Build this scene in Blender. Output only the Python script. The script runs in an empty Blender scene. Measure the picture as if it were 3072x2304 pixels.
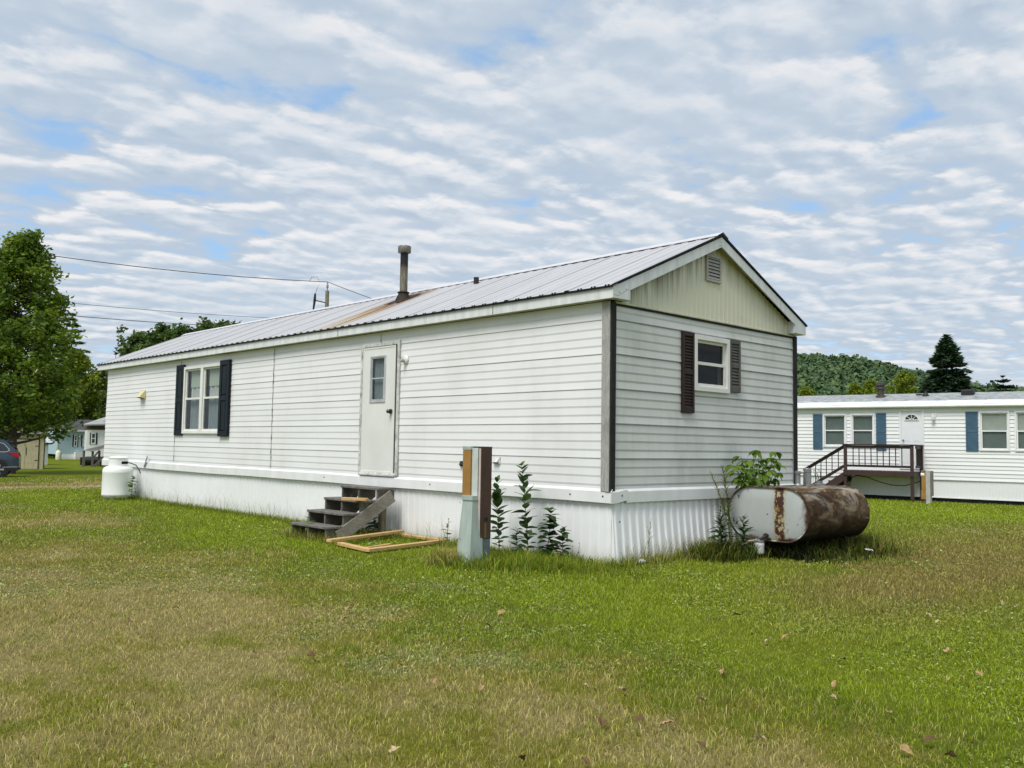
import bpy, bmesh, math, random
import numpy as np
from mathutils import Vector, Matrix
random.seed(7); rng = np.random.default_rng(7)
R = math.radians
sc = bpy.context.scene
C = sc.collection

# ------------------------------------------------------------------ camera
F_PX, PITCH, ROLL, YAW = 2658.157, R(3.973), R(0.934), R(46.451)
CAM = np.array([-7.9264, -6.6584, 1.36])
_f = np.array([math.cos(PITCH)*math.cos(YAW), math.cos(PITCH)*math.sin(YAW), math.sin(PITCH)])
_r0 = np.array([math.sin(YAW), -math.cos(YAW), 0]); _u0 = np.cross(_r0, _f)
_r = math.cos(ROLL)*_r0+math.sin(ROLL)*_u0; _u = -math.sin(ROLL)*_r0+math.cos(ROLL)*_u0
cd = bpy.data.cameras.new('camera'); cam = bpy.data.objects.new('camera', cd); C.objects.link(cam)
cd.sensor_width = 36; cd.lens = F_PX/3072*36; cd.clip_start = .05; cd.clip_end = 5000
cam.matrix_world = Matrix(((_r[0], _u[0], -_f[0], CAM[0]), (_r[1], _u[1], -_f[1], CAM[1]), (_r[2], _u[2], -_f[2], CAM[2]), (0, 0, 0, 1)))
sc.camera = cam

def at(px, py, D):
    """survey helper: bearing read off the photo + horizontal distance -> world point"""
    d = _f+(px-1536)/F_PX*_r-(py-1152)/F_PX*_u
    d = d/math.hypot(d[0], d[1])
    return CAM+d*D

def smooth(a, b, x):
    t = np.clip((np.asarray(x, float)-a)/(b-a), 0, 1); return t*t*(3-2*t)
def gz(x, y):
    """height of the ground: flat round the house, falling slightly to the far left and the right"""
    return -np.maximum(.41*smooth(15, 32, y), .30*smooth(8, 21, x))
def ground(px, py, D):
    q = at(px, py, D); return np.array([q[0], q[1], float(gz(q[0], q[1]))])

# ------------------------------------------------------------------ numpy value noise
def _hash(ix, iy, s):
    n = (ix*374761393+iy*668265263+s*1442695041) & 0xffffffff
    n = ((n ^ (n >> 13))*1274126177) & 0xffffffff
    return ((n ^ (n >> 16)) & 0xffff)/65535.0
def vnoise(x, y, s=0):
    ix = np.floor(x).astype(np.int64); iy = np.floor(y).astype(np.int64)
    fx = x-ix; fy = y-iy; fx = fx*fx*(3-2*fx); fy = fy*fy*(3-2*fy)
    a = _hash(ix, iy, s); b = _hash(ix+1, iy, s); c = _hash(ix, iy+1, s); d = _hash(ix+1, iy+1, s)
    return (a*(1-fx)+b*fx)*(1-fy)+(c*(1-fx)+d*fx)*fy
def fbm(x, y, sc_, oct=4, s=0):
    v = 0; a = .5; t = 0
    for o in range(oct):
        v = v+a*vnoise(x*sc_+o*17.3, y*sc_-o*9.1, s+o); t += a; a *= .55; sc_ *= 2.03
    return v/t

# ------------------------------------------------------------------ mesh helpers
class MB:
    def __init__(s, xf=None): s.v = []; s.f = []; s.sm = []; s.xf = xf
    def add(s, vs, fs, smooth=False):
        o = len(s.v)
        for v in vs: s.v.append(tuple(s.xf(*v)) if s.xf else tuple(v))
        for f in fs: s.f.append([i+o for i in f]); s.sm.append(smooth)
        return s
    def box(s, lo, hi, bev=0.0, m=None):
        lo = [min(a, b) for a, b in zip(lo, hi)], [max(a, b) for a, b in zip(lo, hi)]; lo, hi = lo
        if bev <= 0:
            vs = [(x, y, z) for x in (lo[0], hi[0]) for y in (lo[1], hi[1]) for z in (lo[2], hi[2])]
            fs = [(0, 1, 3, 2), (4, 6, 7, 5), (0, 4, 5, 1), (2, 3, 7, 6), (0, 2, 6, 4), (1, 5, 7, 3)]
        else:
            b = min(bev, *[(h-l)*.45 for l, h in zip(lo, hi)])
            vs = []; idx = {}
            for X in (0, 1):
                for Y in (0, 1):
                    for Z in (0, 1):
                        c = [hi[0] if X else lo[0], hi[1] if Y else lo[1], hi[2] if Z else lo[2]]
                        n = [(-1 if X else 1)*b, (-1 if Y else 1)*b, (-1 if Z else 1)*b]
                        for a in range(3):
                            q = [c[k]+(n[k] if k != a else 0) for k in range(3)]
                            idx[(X, Y, Z, a)] = len(vs); vs.append(tuple(q))
            fs = []
            g = lambda X, Y, Z, a: idx[(X, Y, Z, a)]
            for X in (0, 1): fs.append([g(X, 0, 0, 0), g(X, 1, 0, 0), g(X, 1, 1, 0), g(X, 0, 1, 0)])
            for Y in (0, 1): fs.append([g(0, Y, 0, 1), g(1, Y, 0, 1), g(1, Y, 1, 1), g(0, Y, 1, 1)])
            for Z in (0, 1): fs.append([g(0, 0, Z, 2), g(1, 0, Z, 2), g(1, 1, Z, 2), g(0, 1, Z, 2)])
            for Y in (0, 1):
                for Z in (0, 1): fs.append([g(0, Y, Z, 1), g(1, Y, Z, 1), g(1, Y, Z, 2), g(0, Y, Z, 2)])
            for X in (0, 1):
                for Z in (0, 1): fs.append([g(X, 0, Z, 0), g(X, 1, Z, 0), g(X, 1, Z, 2), g(X, 0, Z, 2)])
            for X in (0, 1):
                for Y in (0, 1): fs.append([g(X, Y, 0, 0), g(X, Y, 1, 0), g(X, Y, 1, 1), g(X, Y, 0, 1)])
            for X in (0, 1):
                for Y in (0, 1):
                    for Z in (0, 1): fs.append([g(X, Y, Z, 0), g(X, Y, Z, 1), g(X, Y, Z, 2)])
        if m is not None: vs = [tuple(m @ Vector(v)) for v in vs]
        return s.add(vs, fs)
    def beam(s, a, b, w, h, bev=.004, up=(0, 0, 1)):
        """rectangular bar from a to b, w wide and h deep along up"""
        a = Vector(a); b = Vector(b); d = b-a; L = d.length; d.normalize()
        up = Vector(up); sd = d.cross(up).normalized(); u2 = sd.cross(d)
        m = Matrix(((d.x, sd.x, u2.x, a.x), (d.y, sd.y, u2.y, a.y), (d.z, sd.z, u2.z, a.z), (0, 0, 0, 1)))
        return s.box((0, -w/2, -h/2), (L, w/2, h/2), bev, m)
    def prism(s, poly, vec):
        n = len(poly); vs = [tuple(p) for p in poly]+[tuple(p[k]+vec[k] for k in range(3)) for p in poly]
        fs = [list(range(n))[::-1], list(range(n, 2*n))]+[[i, (i+1) % n, n+(i+1) % n, n+i] for i in range(n)]
        return s.add(vs, fs)
    def tube(s, path, r, seg=8, cap=True, smooth=True):
        P = [Vector(p) for p in path]; n = len(P)
        rs = r if isinstance(r, (list, tuple)) else [r]*n
        vs = []; fs = []
        ref = Vector((0, 0, 1)) if abs((P[-1]-P[0]).normalized().z) < .9 else Vector((1, 0, 0))
        for i, p in enumerate(P):
            d = (P[min(i+1, n-1)]-P[max(i-1, 0)]).normalized()
            a = d.cross(ref).normalized(); b = a.cross(d)
            for k in range(seg):
                t = 2*math.pi*k/seg; vs.append(tuple(p+(a*math.cos(t)+b*math.sin(t))*rs[i]))
        for i in range(n-1):
            for k in range(seg):
                k2 = (k+1) % seg; fs.append([i*seg+k, i*seg+k2, (i+1)*seg+k2, (i+1)*seg+k])
        s.add(vs, fs, smooth)
        if cap:
            o = len(s.v)-len(vs)
            s.f.append([o+k for k in range(seg)][::-1]); s.sm.append(False)
            s.f.append([o+(n-1)*seg+k for k in range(seg)]); s.sm.append(False)
        return s
    def lathe(s, prof, c, seg=24, axis='z', smooth=True):
        vs = []; fs = []
        for (r, h) in prof:
            for k in range(seg):
                t = 2*math.pi*k/seg; a, b = r*math.cos(t), r*math.sin(t)
                q = (a, b, h) if axis == 'z' else ((h, a, b) if axis == 'x' else (a, h, b))
                vs.append((c[0]+q[0], c[1]+q[1], c[2]+q[2]))
        for i in range(len(prof)-1):
            for k in range(seg):
                k2 = (k+1) % seg; fs.append([i*seg+k, i*seg+k2, (i+1)*seg+k2, (i+1)*seg+k])
        s.add(vs, fs, smooth)
        return s
    def grid(s, rows, smooth=True, close=False):
        n = len(rows[0]); vs = [p for r in rows for p in r]; fs = []
        for i in range(len(rows)-1):
            for k in range(n if close else n-1):
                k2 = (k+1) % n; fs.append([i*n+k, i*n+k2, (i+1)*n+k2, (i+1)*n+k])
        return s.add(vs, fs, smooth)
    def build(s, name, mat, parent=None, recalc=True, sharp=35):
        me = bpy.data.meshes.new(name); me.from_pydata(s.v, [], s.f); me.validate()
        if len(me.polygons) == len(s.sm): me.polygons.foreach_set('use_smooth', s.sm)
        if recalc:
            bm = bmesh.new(); bm.from_mesh(me); bmesh.ops.recalc_face_normals(bm, faces=bm.faces); bm.to_mesh(me); bm.free()
        if any(s.sm) and sharp: me.set_sharp_from_angle(angle=R(sharp))
        me.materials.append(mat)
        o = bpy.data.objects.new(name, me); C.objects.link(o)
        if parent: o.parent = parent
        return o

def np_mesh(name, V, Fa, mat, parent=None, tint=None, col=None, smooth=False):
    V = np.asarray(V, np.float32); Fa = np.asarray(Fa, np.int32)
    me = bpy.data.meshes.new(name); M, k = Fa.shape
    me.vertices.add(len(V)); me.vertices.foreach_set('co', V.ravel())
    me.loops.add(M*k); me.loops.foreach_set('vertex_index', Fa.ravel())
    me.polygons.add(M); me.polygons.foreach_set('loop_start', np.arange(0, M*k, k, dtype=np.int32))
    me.polygons.foreach_set('loop_total', np.full(M, k, np.int32))
    if smooth: me.polygons.foreach_set('use_smooth', np.ones(M, bool))
    if tint is not None:
        a = me.attributes.new('tint', 'FLOAT', 'POINT'); a.data.foreach_set('value', np.asarray(tint, np.float32))
    if col is not None:
        a = me.attributes.new('col', 'FLOAT_COLOR', 'POINT')
        c4 = np.ones((len(V), 4), np.float32); c4[:, :3] = col; a.data.foreach_set('color', c4.ravel())
    me.update(calc_edges=True); me.validate()
    me.materials.append(mat)
    o = bpy.data.objects.new(name, me); C.objects.link(o)
    if parent: o.parent = parent
    return o

def tag(o, label=None, cat=None, group=None, kind=None):
    if label: o['label'] = label
    if cat: o['category'] = cat
    if group: o['group'] = group
    if kind: o['kind'] = kind
    return o
def thing(name, label, cat, loc=(0, 0, 0), rz=0, group=None):
    o = bpy.data.objects.new(name, None); C.objects.link(o); o.location = [float(v) for v in loc]; o.rotation_euler = (0, 0, rz)
    o.empty_display_size = .2
    return tag(o, label, cat, group)
def copy_tree(o, parent=None):
    c = o.copy(); C.objects.link(c)
    if parent: c.parent = parent
    for ch in list(o.children): copy_tree(ch, c)
    return c

# ------------------------------------------------------------------ materials
def new_mat(name):
    m = bpy.data.materials.new(name); m.use_nodes = True; nt = m.node_tree
    b = nt.nodes['Principled BSDF']; return m, nt, b
def L(nt, a, b): nt.links.new(a, b)
def N(nt, t, **kw):
    n = nt.nodes.new(t)
    for k, v in kw.items(): setattr(n, k, v)
    return n
def noise_node(nt, scale=5, detail=4, rough=.6, stretch=(1, 1, 1), coord='Object', dist=0):
    tc = N(nt, 'ShaderNodeTexCoord'); mp = N(nt, 'ShaderNodeMapping'); mp.inputs['Scale'].default_value = stretch
    ns = N(nt, 'ShaderNodeTexNoise'); ns.inputs['Scale'].default_value = scale; ns.inputs['Detail'].default_value = detail
    ns.inputs['Roughness'].default_value = rough; ns.inputs['Distortion'].default_value = dist
    L(nt, tc.outputs[coord], mp.inputs['Vector']); L(nt, mp.outputs[0], ns.inputs['Vector'])
    return ns.outputs['Fac']
def ramp(nt, fac, stops):
    r = N(nt, 'ShaderNodeValToRGB'); e = r.color_ramp.elements
    while len(e) < len(stops): e.new(.5)
    for k, (p, c) in enumerate(stops):
        e[k].position = p; e[k].color = (*c, 1) if len(c) == 3 else c
    L(nt, fac, r.inputs[0]); return r.outputs[0]
def math_n(nt, op, a, b=None, clamp=False):
    n = N(nt, 'ShaderNodeMath', operation=op, use_clamp=clamp)
    for i, v in enumerate((a, b)):
        if v is None: continue
        if isinstance(v, (int, float)): n.inputs[i].default_value = v
        else: L(nt, v, n.inputs[i])
    return n.outputs[0]
def mixc(nt, fac, a, b, mode='MIX'):
    n = N(nt, 'ShaderNodeMix', data_type='RGBA', blend_type=mode)
    for sck, v in ((n.inputs[0], fac), (n.inputs[6], a), (n.inputs[7], b)):
        if isinstance(v, (int, float)): sck.default_value = v
        elif isinstance(v, tuple): sck.default_value = (*v, 1)
        else: L(nt, v, sck)
    return n.outputs[2]
def bump(nt, b, h, strength=.3, dist=.01):
    n = N(nt, 'ShaderNodeBump'); n.inputs['Strength'].default_value = strength; n.inputs['Distance'].default_value = dist
    L(nt, h, n.inputs['Height']); L(nt, n.outputs[0], b.inputs['Normal'])
def xyz(nt, coord='Object'):
    tc = N(nt, 'ShaderNodeTexCoord'); s = N(nt, 'ShaderNodeSeparateXYZ'); L(nt, tc.outputs[coord], s.inputs[0]); return s.outputs
def maprange(nt, v, a, b, c=0, d=1, smoothstep=True):
    n = N(nt, 'ShaderNodeMapRange'); n.interpolation_type = 'SMOOTHSTEP' if smoothstep else 'LINEAR'
    n.inputs[1].default_value = a; n.inputs[2].default_value = b; n.inputs[3].default_value = c; n.inputs[4].default_value = d
    L(nt, v, n.inputs[0]); return n.outputs[0]

def mat(name, col, rough=.6, metal=0., var=.18, scale=6, stretch=(1, 1, 1), bumps=0., bscale=None, col2=None, detail=5, spec=.4, mid=(.35, .7)):
    m, nt, b = new_mat(name)
    b.inputs['Roughness'].default_value = rough; b.inputs['Metallic'].default_value = metal; b.inputs['Specular IOR Level'].default_value = spec
    f = noise_node(nt, scale, detail, .62, stretch)
    lo = col2 if col2 else tuple(c*(1-var) for c in col); hi = col if col2 else tuple(min(1, c*(1+var*.6)) for c in col)
    L(nt, ramp(nt, f, [(mid[0], lo), (mid[1], hi)]), b.inputs['Base Color'])
    if bumps: bump(nt, b, noise_node(nt, bscale or scale*4, 4, .6, stretch), bumps, .01)
    return m

def siding_mat(name, col, dirt, dirt_amt=.5, streak=1.0, splash=0.):
    m, nt, b = new_mat(name)
    b.inputs['Roughness'].default_value = .45; b.inputs['Specular IOR Level'].default_value = .35
    f1 = noise_node(nt, 1.0, 6, .65, (1.3, 1.3, .5))
    f2 = noise_node(nt, 1.0, 5, .7, (9, 9, .8))
    f3 = noise_node(nt, 34, 4, .7)
    d = math_n(nt, 'MULTIPLY', maprange(nt, f1, .42, .78), dirt_amt)
    d2 = math_n(nt, 'MULTIPLY', maprange(nt, f2, .52, .8), dirt_amt*.8*streak)
    d = math_n(nt, 'ADD', d, d2, True)
    c = mixc(nt, d, col, dirt)
    c = mixc(nt, math_n(nt, 'MULTIPLY', maprange(nt, f3, .66, .74), .35), c, tuple(k*.6 for k in dirt))
    if splash:
        Z = xyz(nt)[2]; zz = math_n(nt, 'ADD', Z, math_n(nt, 'MULTIPLY', math_n(nt, 'SUBTRACT', f2, .5), .5))
        c = mixc(nt, math_n(nt, 'MULTIPLY', maprange(nt, zz, .26, .02), splash), c, (.36, .37, .24))
    L(nt, c, b.inputs['Base Color'])
    bump(nt, b, noise_node(nt, 1.6, 3, .5, (1, 1, 2.5)), .12, .03)
    return m

def wood_mat(name, dark, light, axis=(1, 1, 8), rough=.8, scale=10, bumps=.35, knots=False):
    m, nt, b = new_mat(name); b.inputs['Roughness'].default_value = rough; b.inputs['Specular IOR Level'].default_value = .25
    f = noise_node(nt, scale, 6, .7, axis, dist=.8)
    g = noise_node(nt, 2.2, 4, .6)
    c = ramp(nt, f, [(.3, dark), (.55, tuple((a+b_)/2 for a, b_ in zip(dark, light))), (.75, light)])
    c = mixc(nt, maprange(nt, g, .5, .75, 0, .6), c, tuple(k*.55 for k in dark))
    L(nt, c, b.inputs['Base Color']); bump(nt, b, f, bumps, .006)
    return m

def leaf_mat(name, stops, trans=.35, rough=.6):
    m = bpy.data.materials.new(name); m.use_nodes = True; nt = m.node_tree; nt.nodes.clear()
    o = N(nt, 'ShaderNodeOutputMaterial'); a = N(nt, 'ShaderNodeAttribute', attribute_name='tint')
    f = noise_node(nt, .7, 3, .6)
    t = math_n(nt, 'ADD', math_n(nt, 'MULTIPLY', a.outputs['Fac'], .8), math_n(nt, 'MULTIPLY', math_n(nt, 'SUBTRACT', f, .4), .5), True)
    c = ramp(nt, t, stops)
    p = N(nt, 'ShaderNodeBsdfPrincipled'); p.inputs['Roughness'].default_value = rough; p.inputs['Specular IOR Level'].default_value = .25
    tr = N(nt, 'ShaderNodeBsdfTranslucent'); mx = N(nt, 'ShaderNodeMixShader'); mx.inputs[0].default_value = trans
    L(nt, c, p.inputs['Base Color']); L(nt, mixc(nt, .5, c, (1, 1, .5), 'MULTIPLY'), tr.inputs['Color'])
    L(nt, p.outputs[0], mx.inputs[1]); L(nt, tr.outputs[0], mx.inputs[2]); L(nt, mx.outputs[0], o.inputs[0])
    return m

def glass_mat(name, tintc=(.75, .8, .8), refl=1.0):
    m = bpy.data.materials.new(name); m.use_nodes = True; nt = m.node_tree; nt.nodes.clear()
    o = N(nt, 'ShaderNodeOutputMaterial'); t = N(nt, 'ShaderNodeBsdfTransparent'); g = N(nt, 'ShaderNodeBsdfGlossy'); mx = N(nt, 'ShaderNodeMixShader')
    lw = N(nt, 'ShaderNodeLayerWeight'); lw.inputs[0].default_value = .5
    fz = math_n(nt, 'ADD', math_n(nt, 'MULTIPLY', math_n(nt, 'POWER', lw.outputs['Facing'], 5.), .9), .05)
    g.inputs['Roughness'].default_value = .03; t.inputs[0].default_value = (*tintc, 1)
    bp = N(nt, 'ShaderNodeBump'); bp.inputs['Strength'].default_value = .04; L(nt, noise_node(nt, 3, 2), bp.inputs['Height']); L(nt, bp.outputs[0], g.inputs['Normal'])
    L(nt, math_n(nt, 'MULTIPLY', fz, refl, True), mx.inputs[0]); L(nt, t.outputs[0], mx.inputs[1]); L(nt, g.outputs[0], mx.inputs[2]); L(nt, mx.outputs[0], o.inputs[0])
    return m

M = {}
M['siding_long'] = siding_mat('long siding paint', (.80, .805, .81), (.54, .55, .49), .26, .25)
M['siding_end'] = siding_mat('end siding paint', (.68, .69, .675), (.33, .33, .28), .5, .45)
M['siding_new'] = siding_mat('white vinyl siding', (.80, .81, .82), (.68, .70, .70), .2)
M['trim'] = mat('white trim', (.82, .83, .83), .4, var=.10, scale=3, stretch=(1, 1, .4))
M['fascia'] = mat('fascia metal', (.74, .76, .76), .4, var=.16, scale=2.2, stretch=(4, 4, .6))
M['vinyl'] = mat('white window vinyl', (.80, .80, .76), .4, var=.08, scale=5)
M['skirt'] = siding_mat('skirting panel', (.86, .87, .88), (.62, .63, .60), .22, 1., .35)
M['skirt_clean'] = siding_mat('clean skirting panel', (.80, .81, .82), (.66, .68, .67), .15)
M['soffit'] = mat('grimy soffit', (.50, .51, .40), .7, var=.3, scale=3, col2=(.30, .31, .22))
M['dark'] = mat('dark interior', (.018, .020, .02), .8, var=.3)
M['black'] = mat('black plastic', (.018, .018, .018), .55, var=.2)
M['closure'] = mat('black foam closure', (.015, .015, .017), .9, var=.2)
M['shutter_navy'] = mat('navy shutter plastic', (.009, .016, .022), .55, var=.25, scale=4, spec=.2)
M['shutter_brown'] = mat('brown shutter plastic', (.026, .012, .009), .6, var=.2, scale=8)
M['shutter_grey'] = mat('faded brown shutter plastic', (.115, .108, .10), .7, var=.25, scale=8)
M['shutter_blue'] = mat('blue shutter plastic', (.060, .128, .195), .6, var=.16, scale=5)
M['door'] = mat('door panel paint', (.74, .75, .72), .5, var=.08, scale=1.6, stretch=(1, 1, .6))
M['weathered_wood'] = wood_mat('weathered step wood', (.07, .067, .06), (.27, .255, .225), (9, 1, 1))
M['weathered_side'] = wood_mat('weathered stringer wood', (.065, .06, .05), (.23, .21, .17), (1.2, 6, 6))
M['post_wood'] = wood_mat('weathered corner post wood', (.22, .22, .21), (.58, .57, .54), (9, 9, 1), bumps=.5)
M['pine'] = wood_mat('fresh pine lumber', (.50, .31, .12), (.72, .50, .24), (2, 2, 2), .6, 5, .1)
M['deck'] = mat('brown deck paint', (.055, .030, .028), .55, var=.22, scale=5)
M['deck_dark'] = mat('dark brown rail paint', (.028, .015, .013), .5, var=.22, scale=5)
M['galv'] = mat('galvanised steel', (.32, .33, .33), .45, .6, var=.35, scale=9)
M['brass'] = mat('tarnished knob', (.09, .08, .06), .35, .8)
M['tan_plastic'] = mat('yellowed vent plastic', (.66, .60, .38), .5, var=.15)
M['tank_white'] = mat('white tank paint', (.86, .88, .85), .4, var=.06, scale=2)
M['ped_green'] = mat('pale green pedestal paint', (.38, .45, .41), .5, var=.16, scale=4, stretch=(3, 3, .6))
M['ped_tan'] = mat('tan painted meter panel', (.36, .19, .05), .55, var=.2, scale=3)
M['ped_brown'] = mat('dark brown painted panel', (.085, .046, .03), .6, var=.3, scale=2.5, stretch=(1, 1, .5))
M['ped_grey'] = mat('bare grey steel panel', (.15, .19, .21), .55, .2, var=.3, scale=7)
M['glass'] = glass_mat('window glass')
M['glass_dark'] = glass_mat('dark window glass', (.35, .38, .38), .6)
M['curtain'] = mat('sheer curtain', (.62, .63, .58), .9, var=.2, scale=5, stretch=(8, 8, 1))
M['curtain_grey'] = mat('grey sheer curtain', (.30, .34, .35), .9, var=.3, scale=5, stretch=(8, 8, 1))
M['shade'] = mat('green roller shade', (.56, .60, .48), .8, var=.06)
M['screen_grey'] = mat('insect screen grey', (.20, .23, .215), .8, var=.12, scale=3)
M['blind'] = mat('cream window blind', (.58, .58, .52), .8, var=.08, scale=3)
M['bark'] = wood_mat('tree bark', (.04, .035, .028), (.13, .115, .09), (6, 6, 1), bumps=.6)
M['stem'] = mat('plant stem', (.09, .12, .03), .7)
M['rubber'] = mat('tyre rubber', (.02, .02, .02), .8)
M['alloy'] = mat('alloy wheel', (.55, .56, .57), .3, .7)
M['asphalt_shingle'] = None
M['cable'] = mat('black cable', (.02, .02, .022), .6)
M['wire'] = mat('aluminium line wire', (.07, .08, .085), .5, .2)

def m_roof():
    m, nt, b = new_mat('ribbed roof metal with rust runs')
    b.inputs['Roughness'].default_value = .42; b.inputs['Specular IOR Level'].default_value = .4
    X, Y, Z = xyz(nt)
    f = noise_node(nt, 1.2, 5, .6, (.6, 2, 1)); base = ramp(nt, f, [(.3, (.43, .43, .445)), (.7, (.505, .505, .515))])
    # rust spilling down the slope from the stove pipe (pipe stands at x=1.45, y=6.03)
    st = noise_node(nt, 1.0, 6, .75, (.35, 16, 1))
    wob = noise_node(nt, 2.5, 4, .6)
    dy = math_n(nt, 'ABSOLUTE', math_n(nt, 'SUBTRACT', Y, 6.02))
    acr = maprange(nt, dy, .66, .22)
    dn = math_n(nt, 'MULTIPLY', maprange(nt, X, 2.05, 1.75), maprange(nt, X, -.4, .9, .45, 1))
    k = math_n(nt, 'MULTIPLY', math_n(nt, 'MULTIPLY', acr, dn), math_n(nt, 'ADD', math_n(nt, 'MULTIPLY', maprange(nt, st, .34, .58), .95), .25), True)
    rust = ramp(nt, math_n(nt, 'MULTIPLY', st, maprange(nt, X, -.2, 1.4, .75, 1.15)), [(.35, (.46, .37, .22)), (.52, (.32, .20, .09)), (.68, (.15, .075, .045))])
    c = mixc(nt, k, base, rust)
    near = math_n(nt, 'MULTIPLY', maprange(nt, dy, .2, .05), math_n(nt, 'MULTIPLY', maprange(nt, X, 1.75, 1.5), maprange(nt, X, .75, 1.3)))
    c = mixc(nt, math_n(nt, 'MULTIPLY', near, maprange(nt, wob, .35, .55)), c, (.10, .055, .04))
    L(nt, c, b.inputs['Base Color']); return m
M['roof'] = m_roof()

def m_gable():
    m, nt, b = new_mat('cream gable panel'); b.inputs['Roughness'].default_value = .5
    X, Y, Z = xyz(nt)
    st = noise_node(nt, 1, 4, .6, (9.6, 1, .5))
    # mildew just under the sloping soffit (roof line 3.2 + .443 * distance in from the eave)
    top = math_n(nt, 'SUBTRACT', 4.05, math_n(nt, 'MULTIPLY', math_n(nt, 'ABSOLUTE', math_n(nt, 'SUBTRACT', X, 2.1)), .444))
    dd = math_n(nt, 'SUBTRACT', top, Z)
    k = math_n(nt, 'MULTIPLY', maprange(nt, dd, .42, .0), maprange(nt, st, .34, .62))
    k = math_n(nt, 'MULTIPLY', k, maprange(nt, X, 3.4, 1.2, .25, 1))
    c = mixc(nt, k, (.72, .70, .55), (.27, .27, .20))
    g = noise_node(nt, 2, 4); c = mixc(nt, maprange(nt, g, .5, .75, 0, .3), c, (.50, .50, .36))
    L(nt, c, b.inputs['Base Color']); return m
M['gable'] = m_gable()

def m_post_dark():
    return wood_mat('shaded corner post side', (.008, .008, .009), (.05, .05, .05), (9, 9, 1), bumps=.4)  # near-black copy of the post wood paints the face turned from the light
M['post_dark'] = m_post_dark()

def m_trimgrime():
    m, nt, b = new_mat('grimy door casing'); b.inputs['Roughness'].default_value = .6
    f = noise_node(nt, 14, 6, .75, (1, 1, .5)); g = noise_node(nt, 50, 3, .7)
    c = ramp(nt, math_n(nt, 'ADD', math_n(nt, 'MULTIPLY', f, .75), math_n(nt, 'MULTIPLY', g, .25)), [(.36, (.16, .15, .13)), (.46, (.50, .50, .47)), (.6, (.74, .75, .73))])
    L(nt, c, b.inputs['Base Color']); return m
M['grimy'] = m_trimgrime()

def m_chim():
    m, nt, b = new_mat('sooty stove pipe'); b.inputs['Roughness'].default_value = .5; b.inputs['Metallic'].default_value = .25
    X, Y, Z = xyz(nt); f = noise_node(nt, 7, 5, .7, (3, 3, .6))
    base = ramp(nt, f, [(.3, (.07, .05, .02)), (.5, (.18, .165, .12)), (.7, (.30, .295, .25))])
    z = math_n(nt, 'ADD', Z, math_n(nt, 'MULTIPLY', math_n(nt, 'SUBTRACT', f, .5), .25))
    c = mixc(nt, maprange(nt, z, 4.42, 4.56), base, (.012, .011, .010))
    L(nt, c, b.inputs['Base Color']); return m
M['chim'] = m_chim()

def m_rustshell():
    m, nt, b = new_mat('rusted tank shell'); b.inputs['Roughness'].default_value = .7; b.inputs['Specular IOR Level'].default_value = .18
    X, Y, Z = xyz(nt)
    f = noise_node(nt, 3.6, 8, .72, (.7, 1, 1.3), dist=.6); g = noise_node(nt, 11, 6, .7, (.6, 1, 1)); h = noise_node(nt, 2.6, 6, .68, (.6, 1.4, 1), dist=1.2)
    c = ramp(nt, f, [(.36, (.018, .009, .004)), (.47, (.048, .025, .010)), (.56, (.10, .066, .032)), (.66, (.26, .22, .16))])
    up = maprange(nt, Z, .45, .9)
    c = mixc(nt, math_n(nt, 'MULTIPLY', up, maprange(nt, h, .46, .60, 0, .75)), c, (.36, .33, .27))  # grey sheen painted into the top, along with pale weathering
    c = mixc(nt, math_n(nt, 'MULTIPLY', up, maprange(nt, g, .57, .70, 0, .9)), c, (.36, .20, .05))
    c = mixc(nt, maprange(nt, Z, .52, .26), c, (.012, .008, .006))  # colour falls to near black at the underside, as painted shading
    L(nt, c, b.inputs['Base Color']); bump(nt, b, g, .35, .01); return m
M['rustshell'] = m_rustshell()

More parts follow.
